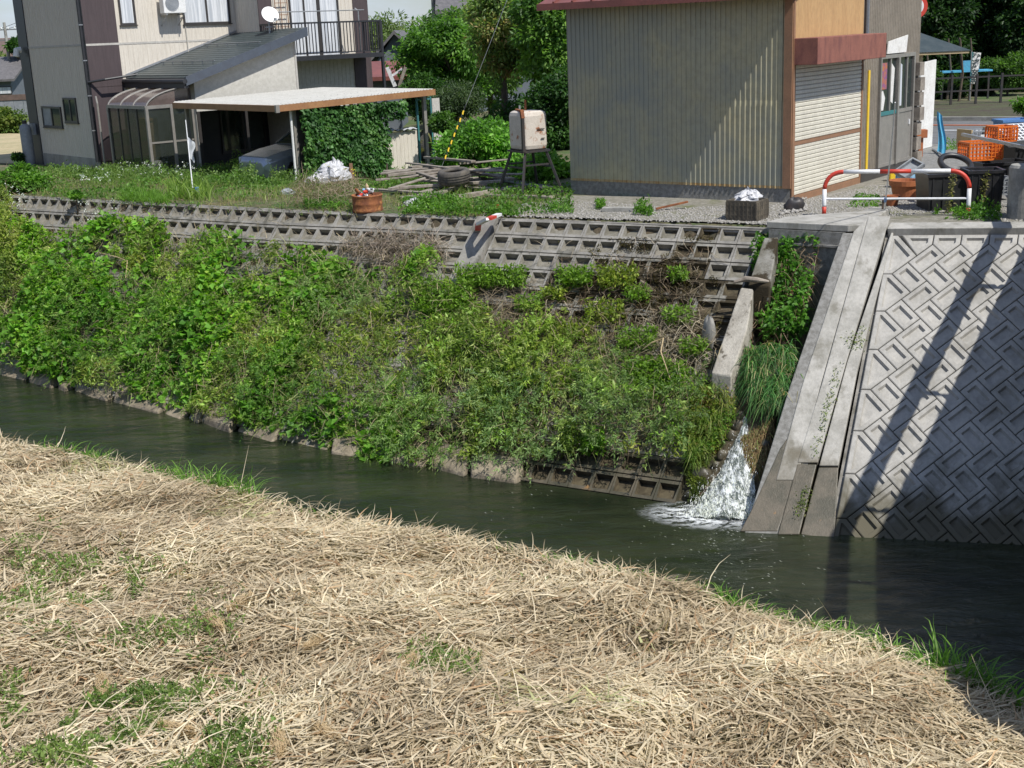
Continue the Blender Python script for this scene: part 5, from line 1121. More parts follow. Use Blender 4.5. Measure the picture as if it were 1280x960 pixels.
for a,b,c,d,Y,sd in ((1140,1215,48,130,62,60),(1205,1290,40,128,63,61),(1255,1340,60,138,58,62),(1165,1240,88,134,56,63),(1225,1300,100,136,54,64),(1150,1200,96,136,50,66),(1195,1245,104,138,51,67),(1240,1300,108,140,52,68)):
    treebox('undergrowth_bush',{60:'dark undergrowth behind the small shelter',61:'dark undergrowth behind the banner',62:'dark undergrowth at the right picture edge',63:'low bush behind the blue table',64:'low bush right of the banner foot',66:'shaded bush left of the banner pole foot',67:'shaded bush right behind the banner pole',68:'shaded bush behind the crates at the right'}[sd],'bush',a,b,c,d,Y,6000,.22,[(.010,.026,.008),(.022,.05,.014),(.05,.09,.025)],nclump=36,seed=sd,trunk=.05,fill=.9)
# --- far left
treebox('far_tree','small dark tree between the left roofs and the house corner','tree',8,34,48,74,95,1600,.3,G_DK,nclump=14,seed=50,trunk=.1)
treebox('far_tree','green tree by the far left roofs','tree',-30,12,60,112,98,2500,.3,G_OL,nclump=18,seed=51,trunk=.1)
treebox('field_hedge','leafy climbing hedge along the far fence at the left edge','hedge',-30,36,132,176,60,6500,.16,[(.05,.10,.02),(.12,.19,.04),(.2,.24,.06)],nclump=40,seed=52,trunk=.05,dy=.6,zb=-.6)
treebox('corner_bush','bright green bush at the left end of the block wall','shrub',-14,62,204,262,30.2,8500,.10,G_BR,nclump=36,seed=53,trunk=.04,dy=.9)
treebox('corner_bush','small bush growing out of the block wall crest','shrub',84,106,238,256,27.9,700,.09,G_BR,nclump=10,seed=54,trunk=.02,dy=.25)
treebox('dark_shrub','dark shrub behind the gas cylinder','shrub',14,32,188,210,42,900,.1,G_DK,nclump=10,seed=55,trunk=.02,zb=-.4)
# --- terrace weeds --------------------------------------------------
def scatter_poly(pix,n):
    poly=region(pix); a=np.array(poly); lo,hi=a.min(0),a.max(0); out=[]
    while sum(map(len,out))<n:
        x=RNG.uniform(lo[0],hi[0],n*2);y=RNG.uniform(lo[1],hi[1],n*2);k=inpoly(x,y,poly);out.append(np.stack([x[k],y[k]],1))
    q=np.concatenate(out)[:n]; return np.column_stack([q,gz(q[:,0],q[:,1])])
TER=[(10,246),(120,258),(260,268),(400,272),(560,276),(640,276),(716,268),(716,236),(640,222),(560,206),(420,204),(330,208),(200,214),(100,214),(40,216),(0,222)]
P=scatter_poly(TER,30000); nn=vnoise(P,.55,21); ms=vnoise(P,1.6,22)
k=(nn+.45*ms>-.02); P=P[k];nn=nn[k];ms=ms[k];n=len(P); hgt=np.clip(.08+.26*nn+.16*ms,.03,.55); P[:,2]+=hgt*RNG.uniform(0,1,n)**.6
D=RNG.normal(size=(n,3))+np.array([0,0,.3]); stuff('terrace_weeds',leafmesh('terrace_weeds',P,D,RNG.uniform(.05,.10,n),RNG.uniform(.03,.06,n),mixcol([(.05,.10,.02),(.09,.19,.03),(.15,.28,.045)],n,clump=vnoise(P,1.2,23)),LF,.8))
P=scatter_poly(TER,22000); nn=vnoise(P,.7,24); k=nn>-.1; P=P[k]; n=len(P); D=RNG.normal(size=(n,3))*.35+np.array([0,0,1.])
stuff('terrace_grass',blademesh('terrace_grass',P,D,RNG.uniform(.08,.28,n)*(1+.6*nn[k]),.009,mixcol([(.08,.14,.03),(.14,.24,.04),(.24,.28,.09),(.34,.28,.14)],n,clump=vnoise(P,.9,25)),LF,.3,2))
P=scatter_poly(TER,16000); n=len(P); D=RNG.normal(size=(n,3)); D[:,2]*=.15; P[:,2]+=.02
stuff('terrace_litter',blademesh('terrace_litter',P,D,RNG.uniform(.08,.25,n),.012,mixcol(BRN,n),M['straw'],.0,2))
def tuft(pix,n,hh,cols,w=.012,name='grass_tuft',spread=.5,droop=.45,base=None,label=None):
    P=scatter_poly(pix,n) if base is None else base; n=len(P); D=RNG.normal(size=(n,3))*spread; D[:,2]=1
    return blademesh(name,P,D,RNG.uniform(hh*.5,hh,n),w,mixcol(cols,n),LF,droop,3)
stuff('long_grass',tuft([(150,256),(210,262),(222,248),(160,240)],1500,.42,[(.08,.17,.02),(.16,.30,.04)]))
o=link('iris_clump',tuft([(212,250),(262,252),(262,238),(214,236)],420,.62,[(.10,.18,.03),(.22,.32,.06)],.03,spread=.35,droop=.35)); tag(o,'clump of long sword leaves at the foot of the flag pole','plant')
# taller weeds screening the car and house foot
for a,b,c,d,nn_,hh in ((130,210,228,214,1700,.62),(210,320,232,214,1700,.5),(292,322,232,212,900,.8),(340,400,236,212,1600,.6),(60,140,232,218,1200,.45),(372,560,222,206,3500,.5)):
    P=scatter_poly([(a,c),(b,c+3),(b,d),(a,d)],nn_*2); n=len(P); P[:,2]+=RNG.uniform(0,hh,n)*(.6+.4*vnoise(P,2,31)); D=RNG.normal(size=(n,3))+np.array([0,0,.6])
    stuff('tall_weeds',leafmesh('tall_weeds',P,D,RNG.uniform(.05,.10,n),RNG.uniform(.02,.05,n),mixcol([(.06,.11,.025),(.11,.19,.04),(.19,.27,.07)],n,clump=vnoise(P,2,32)),LF,.5))
# white flower heads
def flowers(pix,n,zr,name,col=[(.75,.77,.75),(.6,.64,.6)],s=.035):
    P=scatter_poly(pix,n); P=np.repeat(P,4,0)+RNG.normal(size=(n*4,3))*.025; P[:,2]+=np.repeat(RNG.uniform(*zr,n),4); m=len(P)
    stuff(name,leafmesh(name,P,RNG.normal(size=(m,3)),s,s*.8,mixcol(col,m,jit=.1),M['petal'],1))
flowers([(150,236),(245,236),(245,222),(150,222)],60,(.25,.5),'white_flowers')
flowers([(100,240),(140,240),(140,228),(100,228)],22,(.2,.4),'white_flowers')
flowers([(0,300),(50,300),(40,250),(0,250)],45,(.2,.45),'white_flowers')
flowers([(100,300),(150,305),(150,270),(100,270)],40,(.2,.4),'white_flowers')
flowers([(410,240),(450,240),(460,222),(420,220)],14,(.3,.5),'yellow_flowers',[(.7,.55,.03),(.5,.5,.05)])
# low green patches in front of the plank heap and at the shed foot
for pix,n,h in (([(505,272),(600,276),(606,266),(560,250),(500,256)],3600,.22),([(380,262),(440,268),(430,250),(380,246)],1600,.15),([(610,274),(650,272),(640,264),(606,266)],900,.14),([(745,264),(755,265),(756,258),(746,258)],260,.16),([(792,272),(817,273),(812,262),(797,262)],420,.22),([(1168,276),(1250,280),(1250,266),(1168,266)],1500,.2),([(1060,262),(1100,262),(1100,248),(1070,246)],350,.07),([(1180,190),(1200,190),(1200,184),(1180,184)],200,.2),([(680,270),(716,270),(716,258),(690,258)],500,.15)):
    P=scatter_poly(pix,n); P=P[vnoise(P,3.5,105)>-.25] if n>1000 else P; n=len(P); P[:,2]+=.03+RNG.uniform(0,h,n)*np.clip(.6+.8*vnoise(P,3,33),.1,1.4); stuff('low_weeds',leafmesh('low_weeds',P,RNG.normal(size=(n,3))+np.array([0,0,.4]),RNG.uniform(.04,.085,n),RNG.uniform(.02,.045,n),mixcol(G_BR,n,clump=vnoise(P,2.5,34)),LF,.9))
# cut brush heap under the sheeting and dead brush on the bank
def brush(pix,n,h,cols=BRN,ln=(.2,.6),w=.008,name='dead_brush',lift=0.):
    P=scatter_poly(pix,n); P[:,2]+=lift+RNG.uniform(0,h,n); D=RNG.normal(size=(n,3)); D[:,2]*=.5; stuff(name,blademesh(name,P,D,RNG.uniform(*ln,n),w,mixcol(cols,n),M['straw'],.2,3))
brush([(368,262),(455,262),(448,228),(380,228)],2600,.28,[(.10,.075,.05),(.22,.17,.11),(.34,.28,.2)])
# --- the weedy bank -------------------------------------------------
BANK=[(-60,232),(0,240),(28,262),(36,285),(80,300),(110,288),(140,280),(200,284),(216,290),(215,308),(235,306),(262,284),(300,300),(345,310),(420,322),(450,340),(500,330),(535,318),(560,335),(575,372),(640,405),(700,412),(760,415),(830,450),(880,470),(905,480),(905,500),(868,520),(856,575),(820,572),(740,570),(640,578),(600,578),(548,592),(470,582),(410,560),(330,540),(250,520),(200,508),(140,494),(60,476),(-60,440)]
P=scatter_poly(BANK,150000); N0=np.array([-.35,-.55,.75]); N0/=np.linalg.norm(N0)
def thick(P): return np.clip(.22+.27*vnoise(P,.8,40)+.24*vnoise(P,1.9,41)+.12*vnoise(P,4.5,42),.01,.85)
T=thick(P); sp=vnoise(P,.75,43); bare=vnoise(P,1.0,44,4)
xr=P[:,0]; dryz=np.clip((xr-.2)/2.2,0,1)*np.clip((P[:,2]+3.0)/.8,0,1)+.34*np.clip((xr+3.2)/1.5,0,1)   # dry sparse zone on the upper right
gap=(vnoise(P,1.5,110)+.6*vnoise(P,3.6,111)<-.30-.25*(xr<-3)); k=(bare>-.50+.95*dryz)&~gap&(RNG.uniform(0,1,len(P))<np.clip(T*3.2,.2,1)); 
Pk,Tk,spk=P[k],T[k],sp[k]; hole=(vnoise(Pk,2.9,98)+.5*vnoise(Pk,6.5,99)<-.28)&(RNG.uniform(0,1,len(Pk))<.85); Pk,Tk,spk=Pk[~hole],Tk[~hole],spk[~hole]; n=len(Pk); u=RNG.uniform(0,1,n)**.45; Q=Pk+N0*(Tk*u)[:,None]+RNG.normal(size=(n,3))*.02
broad=spk>-.15
def lf(mask,ln,wd,cols,name,flat=.7,dirn=(0,-.35,.1),js=46):
    q=Q[mask]; m=len(q); D=RNG.normal(size=(m,3))*.75+np.array(dirn); stuff(name,leafmesh(name,q,D,RNG.uniform(*ln,m),RNG.uniform(*wd,m),mixcol(cols,m,clump=np.clip(vnoise(q,1.5,js)*.9+.15*vnoise(q,5,js+1),-1,1)),LF,flat))
lf(broad,(.065,.125),(.05,.10),[(.04,.11,.012),(.12,.26,.025),(.22,.39,.04),(.35,.48,.07)],'bank_bramble',1.1)
lf(~broad,(.06,.14),(.018,.042),[(.07,.13,.025),(.16,.24,.04),(.28,.36,.065),(.42,.44,.11)],'bank_mugwort',.4,js=50)
n=9000; B=scatter_poly(BANK,n); th=thick(B); B=B+N0*(th*.7)[:,None]; D=RNG.normal(size=(n,3))*.55+np.array([0,-.35,.75])
stuff('bank_grass_stems',blademesh('bank_grass_stems',B,D,RNG.uniform(.12,.5,n),RNG.uniform(.005,.012,n),mixcol([(.10,.18,.03),(.20,.29,.07),(.34,.38,.15),(.42,.38,.22)],n,clump=vnoise(B,1.6,96)),LF,.55,3))
n=16000; B=scatter_poly(BANK,n); th=thick(B); B=B+N0*(th*1.0+.04)[:,None]+RNG.normal(size=(n,3))*.03; k=vnoise(B,1.3,97)>.1; B=B[k]; n=len(B)
stuff('bank_pale_shoots',leafmesh('bank_pale_shoots',B,RNG.normal(size=(n,3))+np.array([0,-.2,.7]),RNG.uniform(.05,.13,n),RNG.uniform(.012,.05,n),mixcol([(.16,.30,.04),(.26,.42,.07),(.34,.44,.12)],n),LF,.6))
n=5200; B=scatter_poly(BANK,n); k=(vnoise(B,.75,43)>.0)&(B[:,0]<1.5); B=B[k]; n=len(B); B=B+N0*(thick(B)*1.0+.03)[:,None]
stuff('bank_vine_leaves',leafmesh('bank_vine_leaves',B,RNG.normal(size=(n,3))*.7+np.array([0,-.4,-.1]),RNG.uniform(.12,.19,n),RNG.uniform(.10,.16,n),mixcol([(.07,.19,.02),(.14,.32,.035),(.22,.42,.06)],n,clump=vnoise(B,1.5,46)),LF,1.6))
# plumes of feathery wormwood
def plume(pix,cnt,ln,cols,name='wormwood_plumes',down=.35):
    B=scatter_poly(pix,cnt); th=thick(B); B=B+N0*(th*.75)[:,None]; D=unit(RNG.normal(size=(cnt,3))*.45+np.array([-.15,-.7,.35])); Lq=RNG.uniform(*ln,cnt)
    k=26; t=RNG.uniform(0.05,1,(cnt,k)); C=B[:,None]+D[:,None]*Lq[:,None,None]*t[:,:,None]+np.array([0,0,-1.])*(down*Lq[:,None]*t**2)[:,:,None]; C=C.reshape(-1,3)+RNG.normal(size=(cnt*k,3))*.012
    DD=np.repeat(D,k,0)*.8+RNG.normal(size=(cnt*k,3))*.55+np.array([0,0,-.25]); m=len(C); cc=np.repeat(mixcol(cols,cnt,jit=.2),k,0)*np.exp(RNG.normal(size=(m,1))*.12)
    stuff(name,leafmesh(name,C,DD,RNG.uniform(.045,.095,m),.017,cc,LF,.4))
plume([(470,470),(560,470),(575,570),(500,575),(465,540)],204,(.3,.7),[(0.140,0.238,0.070),(0.280,0.406,0.126)])
plume([(590,500),(700,480),(715,585),(620,585)],142,(.3,.75),[(0.140,0.238,0.084),(0.322,0.434,0.168)])
plume([(650,385),(735,400),(765,460),(700,500),(640,470)],105,(.25,.55),[(0.182,0.294,0.049),(0.378,0.462,0.084)])
plume(BANK,420,(.2,.6),[(.10,.17,.04),(.22,.30,.07),(.38,.42,.13)])
plume([(560,380),(690,420),(860,500),(760,560),(560,500)],99,(.2,.5),[(0.210,0.308,0.084),(0.420,0.476,0.168)])
plume([(730,440),(880,460),(870,560),(740,570)],260,(.25,.6),[(0.112,0.182,0.063),(0.224,0.322,0.112)])
plume([(80,330),(260,360),(250,500),(60,440)],322,(.25,.6),[(0.098,0.196,0.042),(0.210,0.336,0.070)])
plume([(280,420),(420,440),(430,545),(300,520)],204,(.25,.55),[(0.098,0.210,0.042),(0.182,0.322,0.056)])
plume([(380,345),(470,360),(470,400),(390,400)],124,(.25,.5),[(0.168,0.266,0.084),(0.280,0.392,0.140)])
# bright tufts on the upper blocks
for (cx,cy,r,n,c) in ((722,352,22,900,0),(775,352,26,700,1),(695,372,14,350,1),(640,352,22,900,0),(850,348,12,260,2),(600,352,26,1200,2),(560,380,40,2500,2),(830,480,36,1500,0),(812,470,30,1300,2),(740,480,26,700,2),(760,395,26,500,1),(800,372,16,260,2),(850,400,20,380,2),(870,440,18,420,0),(720,420,24,600,1),(800,430,26,700,2),(665,385,18,400,2)):
    P=scatter_poly([(cx-r,cy-r*.4),(cx+r,cy-r*.45),(cx+r*.8,cy+r*.5),(cx-r*.9,cy+r*.5)],n); P=P+N0*(RNG.uniform(0,.22,n)*(.5+r/40))[:,None]
    stuff('block_weeds',leafmesh('block_weeds',P,RNG.normal(size=(n,3))*.8+np.array([0,-.2,.2]),RNG.uniform(.05,.1,n),RNG.uniform(.02,.045,n),mixcol([(.10,.2,.02),(.2,.33,.04)] if c!=1 else G_YE,n),LF,.7))
# dry stalks and moss over the right of the wall, trailing roots
brush([(690,330),(880,320),(890,460),(760,470),(660,400)],1500,.14,[(.07,.05,.03),(.16,.11,.07),(.30,.25,.18)],(.1,.38),.007,'dry_stalks',.02)
brush([(600,300),(700,300),(900,300),(905,440),(820,460),(700,420)],250,.10,[(.3,.25,.18),(.42,.36,.27)],(.15,.45),.007,'dry_stalks',.0)
brush([(420,310),(470,335),(560,330),(545,300),(470,296)],1500,.2,[(.16,.12,.09),(.30,.24,.19),(.42,.36,.3)],(.15,.5),.008,'dead_brush')
brush([(590,352),(660,350),(700,400),(640,440),(580,400)],1200,.16,[(.13,.10,.07),(.25,.2,.14)],(.1,.35),.007,'dead_brush')
brush([(800,400),(890,400),(890,470),(820,470)],500,.22,[(.22,.18,.12),(.46,.4,.3)],(.2,.6),.009,'dead_brush')
brush([(560,380),(700,400),(860,470),(860,560),(700,580),(560,540)],4200,.12,[(.10,.07,.04),(.22,.17,.11),(.36,.29,.19)],(.1,.4),.008,'dead_brush',.02)
brush(BANK,9000,.5,[(.12,.09,.05),(.24,.19,.12),(.40,.33,.2)],(.15,.45),.007,'dead_brush',.08)
# moss cushions on the ribs
P=scatter_poly([(700,300),(890,292),(905,400),(830,460),(740,440),(700,380)],22000); P[:,2]-=.06; k=(vnoise(P,2.3,60)+.5*vnoise(P,6,61))>.05; P=P[k]+N0*RNG.uniform(0,.07,(k.sum(),1)); n=len(P)
stuff('dark_moss',leafmesh('dark_moss',P,RNG.normal(size=(n,3))+N0*.6,.03,.02,mixcol([(.03,.022,.010),(.06,.045,.015),(.10,.09,.02),(.15,.08,.02)],n,clump=vnoise(P,1.8,62)),LF,.5))
# white branch
def branch(label,pts,r,name='white_branch'):
    tag(MB().tube(pts,r,6).build(name,M['wood']),label,'branch')
branch('bare white forked branch lying on the dry part of the bank',[Vector(rpl(803,437,.32)),Vector(rpl(815,428,.4)),Vector(rpl(829,423,.42)),Vector(rpl(826,440,.4)),Vector(rpl(838,474,.3))],[.006,.011,.014,.011,.005])
branch('thin bleached stem fallen across the weeds on the left bank',[hit(128,346)+np.array([0,0,.5]),hit(150,352)+np.array([0,0,.5]),hit(163,357)+np.array([0,0,.5]),hit(160,378)+np.array([0,0,.45])],[.006,.012,.01,.006],'dead_stem')
brush_pts=None
# --- chute plants
def planepts(pix,n,h):
    a=np.array([rpl(x,y,h) for x,y in pix]); poly=[tuple(p[:2]) for p in a]; lo,hi=a.min(0),a.max(0); out=[]
    while sum(map(len,out))<n:
        x=RNG.uniform(lo[0],hi[0],n*3);y=RNG.uniform(lo[1],hi[1],n*3);k=inpoly(x,y,poly);out.append(np.stack([x[k],y[k]],1))
    q=np.concatenate(out)[:n]; z=(RP0+rn*h)[2]-((q-(RP0+rn*h)[:2])@rn[:2])/rn[2]; return np.column_stack([q,z])
P=planepts([(945,300),(1030,300),(1015,360),(1010,420),(960,430),(940,380)],3600,-.15); P=P[vnoise(P,2.6,79)+.4*vnoise(P,6,80)>-.30]; nz_=vnoise(P,2.2,70); P=P+N0*(RNG.uniform(0,.35,len(P))*(.6+.6*nz_))[:,None]; n=len(P)
o=link('chute_weeds',leafmesh('chute_weeds',P,RNG.normal(size=(n,3))*.8+np.array([0,-.3,.1]),RNG.uniform(.06,.12,n),RNG.uniform(.04,.08,n),mixcol([(.04,.11,.015),(.09,.22,.03),(.15,.32,.05)],n,clump=vnoise(P,3,71)),LF,.9)); tag(o,kind='stuff')
P=planepts([(975,330),(1035,300),(1010,400),(985,430),(945,430),(950,370)],700,-.2); P=P+N0*RNG.uniform(0,.3,(len(P),1)); n=len(P)
stuff('dead_brush',blademesh('dead_brush',P,RNG.normal(size=(n,3))+np.array([0,-.3,-.4]),RNG.uniform(.1,.4,n),.009,mixcol([(.08,.05,.03),(.18,.12,.07),(.32,.25,.17)],n),M['straw'],.4,3))
P=planepts([(935,442),(992,438),(1000,490),(985,515),(950,505),(936,480)],2600,.06); P=P[vnoise(P,3,78)>-.5]; P+=N0*RNG.uniform(0,.2,(len(P),1)); n=len(P); D=np.stack([RNG.normal(size=n)*.55-.05,-.35+RNG.normal(size=n)*.45,.75+RNG.normal(size=n)*.35],1)
o=link('reed_tuft',blademesh('reed_tuft',P,D,RNG.uniform(.10,.62,n)**1.15,.012,np.where(RNG.uniform(0,1,(n,1))<.16,mixcol([(.30,.28,.12),(.42,.36,.2)],n),mixcol([(.035,.11,.03),(.07,.19,.045),(.17,.29,.09)],n,jit=.3)),LF,1.15,4)); tag(o,'thick drooping blue green grass tuft hanging beside the waterfall','grass tuft')
P=planepts([(926,545),(968,520),(955,580),(935,596)],1500,.05); n=len(P); D=np.stack([RNG.normal(size=n)*.25,-.3+RNG.normal(size=n)*.25,-.8+RNG.normal(size=n)*.2],1)
stuff('hanging_roots',blademesh('hanging_roots',P,D,RNG.uniform(.15,.4,n),.009,mixcol([(.05,.035,.015),(.14,.085,.035),(.26,.19,.09),(.12,.16,.04)],n),M['straw'],.4,3))
P=planepts([(858,500),(912,478),(916,512),(895,555),(872,590),(858,570)],1500,.05); P=P[vnoise(P,3,77)>-.1]; P=P+N0*RNG.uniform(0,.25,(len(P),1)); n=len(P); D=np.stack([RNG.normal(size=n)*.6,-.3+RNG.normal(size=n)*.5,-.1+RNG.normal(size=n)*.6],1)
stuff('overhanging_grass',blademesh('overhanging_grass',P,D,RNG.uniform(.06,.24,n),.009,mixcol([(.06,.13,.015),(.12,.2,.03),(.2,.24,.05),(.22,.16,.06)],n,clump=vnoise(P,2.5,72)),LF,.6,3))
P=planepts([(862,492),(915,474),(922,520),(900,560),(872,600),(856,575)],3600,.03); P=P[vnoise(P,4,101)>-.1]; P=P+N0*RNG.uniform(0,.2,(len(P),1)); n=len(P)
stuff('lip_weeds',leafmesh('lip_weeds',P,RNG.normal(size=(n,3))+np.array([0,-.3,-.1]),RNG.uniform(.03,.08,n),RNG.uniform(.012,.035,n),mixcol([(.05,.12,.015),(.12,.24,.03),(.24,.30,.05),(.22,.14,.05)],n,clump=vnoise(P,4,102)),LF,.6))
P=planepts([(858,560),(906,548),(895,590),(872,628),(850,622)],3000,.02); P=P[vnoise(P,5,103)>-.15]; n=len(P)
stuff('lip_moss',leafmesh('lip_moss',P,RNG.normal(size=(n,3))+np.array([0,-.3,-.4]),RNG.uniform(.025,.06,n),RNG.uniform(.01,.025,n),mixcol([(.02,.03,.012),(.07,.11,.02),(.16,.2,.03)],n,clump=vnoise(P,5,104)),LF,.6))
for pix,n in (([(1046,452),(1056,452),(1020,580),(1010,580)],420),([(995,620),(1015,600),(1010,640),(990,655)],260),([(1052,415),(1085,405),(1080,440),(1060,440)],160)):
    a=[ppl(x,y,.07) for x,y in pix]; w=RNG.dirichlet([1,1,1,1],n); P=w@np.array(a); stuff('joint_weeds',leafmesh('joint_weeds',P+RNG.normal(size=(n,3))*.02,RNG.normal(size=(n,3)),.045,.016,mixcol([(.06,.12,.02),(.16,.24,.05),(.25,.24,.1)],n),LF,.5))
# moss lines in the wing joints
m=MB()
for a,b in (((1115,285),(1060,452)),((1060,452),(1023,580)),((1023,582),(1001,668))): m.bar(ppl(*a,.055),ppl(*b,.055),.035,.03,up=PN)
m.build('joint_moss',M['moss'] if 'moss' in M else M['stone'],wing)
# --- gravel stones
GP=scatter_poly([(600,272),(980,284),(1100,276),(1160,268),(1290,285),(1290,262),(1100,232),(985,256),(850,262),(714,252),(650,264)],9000)
def stones(P,s,name,m,lift=.03):
    n=len(P); oc=np.array([[1,0,0],[0,1,0],[-1,0,0],[0,-1,0],[0,0,1],[0,0,-1]],float); V=oc[None]*(s[:,None,None]*RNG.uniform(.6,1.25,(n,6,1))); a=RNG.uniform(0,6.28,n); c,s_=np.cos(a),np.sin(a)
    X=V[:,:,0]*c[:,None]-V[:,:,1]*s_[:,None]; Y=V[:,:,0]*s_[:,None]+V[:,:,1]*c[:,None]; V=np.stack([X,Y,V[:,:,2]*.65],2)+P[:,None]+np.array([0,0,lift]); f=np.array([[0,1,4],[1,2,4],[2,3,4],[3,0,4],[1,0,5],[2,1,5],[3,2,5],[0,3,5]])
    me=npmesh(name,V,(np.arange(n)[:,None,None]*6+f).reshape(-1,3),m); stuff(name,me)
stones(GP,RNG.uniform(.008,.028,len(GP)),'gravel_stones',M['pebble'])
P=scatter_poly([(975,272),(1010,266),(1005,246),(990,255)],130); stones(P,RNG.uniform(.03,.06,130),'rubble_stones',M['pebble'],.05)
# --- near bank straw ------------------------------------------------
n=125000
x=RNG.uniform(-1,1,n*2); y=5.6+ (RNG.uniform(0,1,n*2)**.8)*19; x=x*(.46*y+.9)
k=(y<ny(x)+.1)&(x>-10.5); x,y=x[k][:n],y[k][:n]; P=np.column_stack([x,y,gz(x,y)]); n=len(P)
lump=vnoise(P,.9,80)*.06+vnoise(P,2.9,81)*.06
GRP=[region(q) for q in ([(10,700),(120,690),(200,730),(270,770),(290,830),(240,850),(180,820),(60,790),(0,770)],[(110,870),(220,850),(300,890),(340,970),(60,975),(80,900)],[(-10,850),(90,860),(110,960),(-10,965)],[(505,808),(590,815),(600,860),(520,850)],[(10,640),(60,660),(40,700),(-10,690)],[(620,700),(690,710),(680,730),(620,725)])]
ing=np.zeros(n,bool)
for g in GRP: ing|=inpoly(x+RNG.normal(size=n)*.3,y+RNG.normal(size=n)*.3,g)
keep=~(ing&(RNG.uniform(0,1,n)<.40)); P,lump=P[keep],lump[keep]; n=len(P)
P[:,2]+=np.clip(.03+lump,0,1)+RNG.uniform(0,.07,n)
sw=vnoise(P*np.array([1,1,0]),.55,82)*2.6+vnoise(P*np.array([1,1,0]),1.8,83)*.8+.35
ang=sw+RNG.normal(size=n)*.62+(RNG.uniform(0,1,n)<.30)*RNG.uniform(0,3.1,n); flip=np.where(RNG.uniform(0,1,n)<.5,0,math.pi)
D=np.stack([np.cos(ang+flip),np.sin(ang+flip),RNG.normal(size=n)*.20+.05],1)
fresh=vnoise(P,.8,84); cols=mixcol(STR,n,jit=.14,clump=np.clip(vnoise(P,1.1,85)*.6+.15,-1,1)); gr=(fresh>.55)&(RNG.uniform(0,1,n)<.35); cols[gr]*=np.array([.72,.85,.6]); br=RNG.uniform(0,1,n)<.10; cols[br]*=np.array([.75,.6,.5])
stuff('dry_reed_straw',blademesh('dry_reed_straw',P,D,RNG.uniform(.07,.36,n),RNG.uniform(.005,.023,n)*(.8+.02*P[:,1]),cols,M['straw'],RNG.uniform(.0,.25,n),3))
# loose stalks standing proud
n=900; x=RNG.uniform(-1,1,n)*.42; y=RNG.uniform(6.5,20,n); x=x*y; k=y<ny(x)+.1; x,y=x[k],y[k]; n=len(x); P=np.column_stack([x,y,gz(x,y)+.08]); D=RNG.normal(size=(n,3)); D[:,2]=abs(D[:,2])*.35
stuff('loose_reed_stalks',blademesh('loose_reed_stalks',P,D,RNG.uniform(.35,.8,n),.009,mixcol(STR[1:],n),M['straw'],.15,3))
# stalks along the crest
n=900; x=RNG.uniform(-9,6,n); y=ny(x)+RNG.uniform(-.25,.25,n); P=np.column_stack([x,y,gz(x,np.minimum(y,ny(x)))+.03]); D=RNG.normal(size=(n,3))*.8; D[:,2]=abs(D[:,2])*.7+.1
stuff('loose_reed_stalks',blademesh('loose_reed_stalks',P,D,RNG.uniform(.12,.36,n),.009,mixcol(STR,n),M['straw'],.3,3))
# plumes: fuzzy tan seed heads
for (px,py) in ((335,885),(350,945),(300,765),(270,790),(395,815),(505,845),(130,872),(222,925),(410,930)):
    c=hit(px,py); a0_=RNG.uniform(0,3.1); m_=900; t=RNG.uniform(0,1,m_); w=.07*np.sin(math.pi*np.clip(t,.05,1)); P=c+np.stack([(t-.5)*.34*math.cos(a0_)+RNG.normal(size=m_)*w*.5,(t-.5)*.34*math.sin(a0_)+RNG.normal(size=m_)*w*.5,.10+RNG.normal(size=m_)*.015],1)
    o=link('reed_plume',blademesh('reed_plume',P,np.array([math.cos(a0_),math.sin(a0_),.1])+RNG.normal(size=(m_,3))*.35,.05,.0035,mixcol([(.42,.30,.17),(.56,.43,.26)],m_,jit=.08),M['straw'],.2,2)); tag(o,'fluffy tan reed seed head lying '+{335:'below the long green patch',350:'at the bottom edge of the straw',300:'above the left green patches',270:'at the tip of the upper green patch',395:'in the straw right of the green patches',505:'beside the small central green tuft',130:'between the two left green patches',222:'on the lowest green patch',410:'bottom right of the green patches'}[px],'reed plume','seed heads lying on the straw')
# green patches in the straw
for g,px in zip(GRP,(0,1,2,3,4,5)):
    a=np.array(g); lo,hi=a.min(0),a.max(0); n=(5200,6500,2600,800,900,500)[px]; x=RNG.uniform(lo[0],hi[0],n*3);y=RNG.uniform(lo[1],hi[1],n*3); k=inpoly(x+RNG.normal(size=n*3)*.22,y+RNG.normal(size=n*3)*.22,g); x,y=x[k][:n],y[k][:n]; P=np.column_stack([x,y,gz(x,y)]); nn=vnoise(P,2.6,86); k=nn>.0; P=P[k]; n=len(P); P[:,2]+=.02+RNG.uniform(0,.14,n)*np.clip(.7+.5*nn[k],.2,1.3)
    stuff('bank_greens',leafmesh('bank_greens',P,RNG.normal(size=(n,3))+np.array([0,0,.3]),RNG.uniform(.03,.065,n),RNG.uniform(.015,.032,n),mixcol([(.07,.12,.025),(.13,.21,.045),(.22,.30,.08)],n,clump=vnoise(P,2,87)),LF,.9))
    h=n//5; Pb=P[:h]; stuff('bank_greens',blademesh('bank_grass',Pb,RNG.normal(size=(h,3))*.5+np.array([0,0,1]),.13,.008,mixcol([(.09,.15,.03),(.2,.26,.07)],h),LF,.4,2))
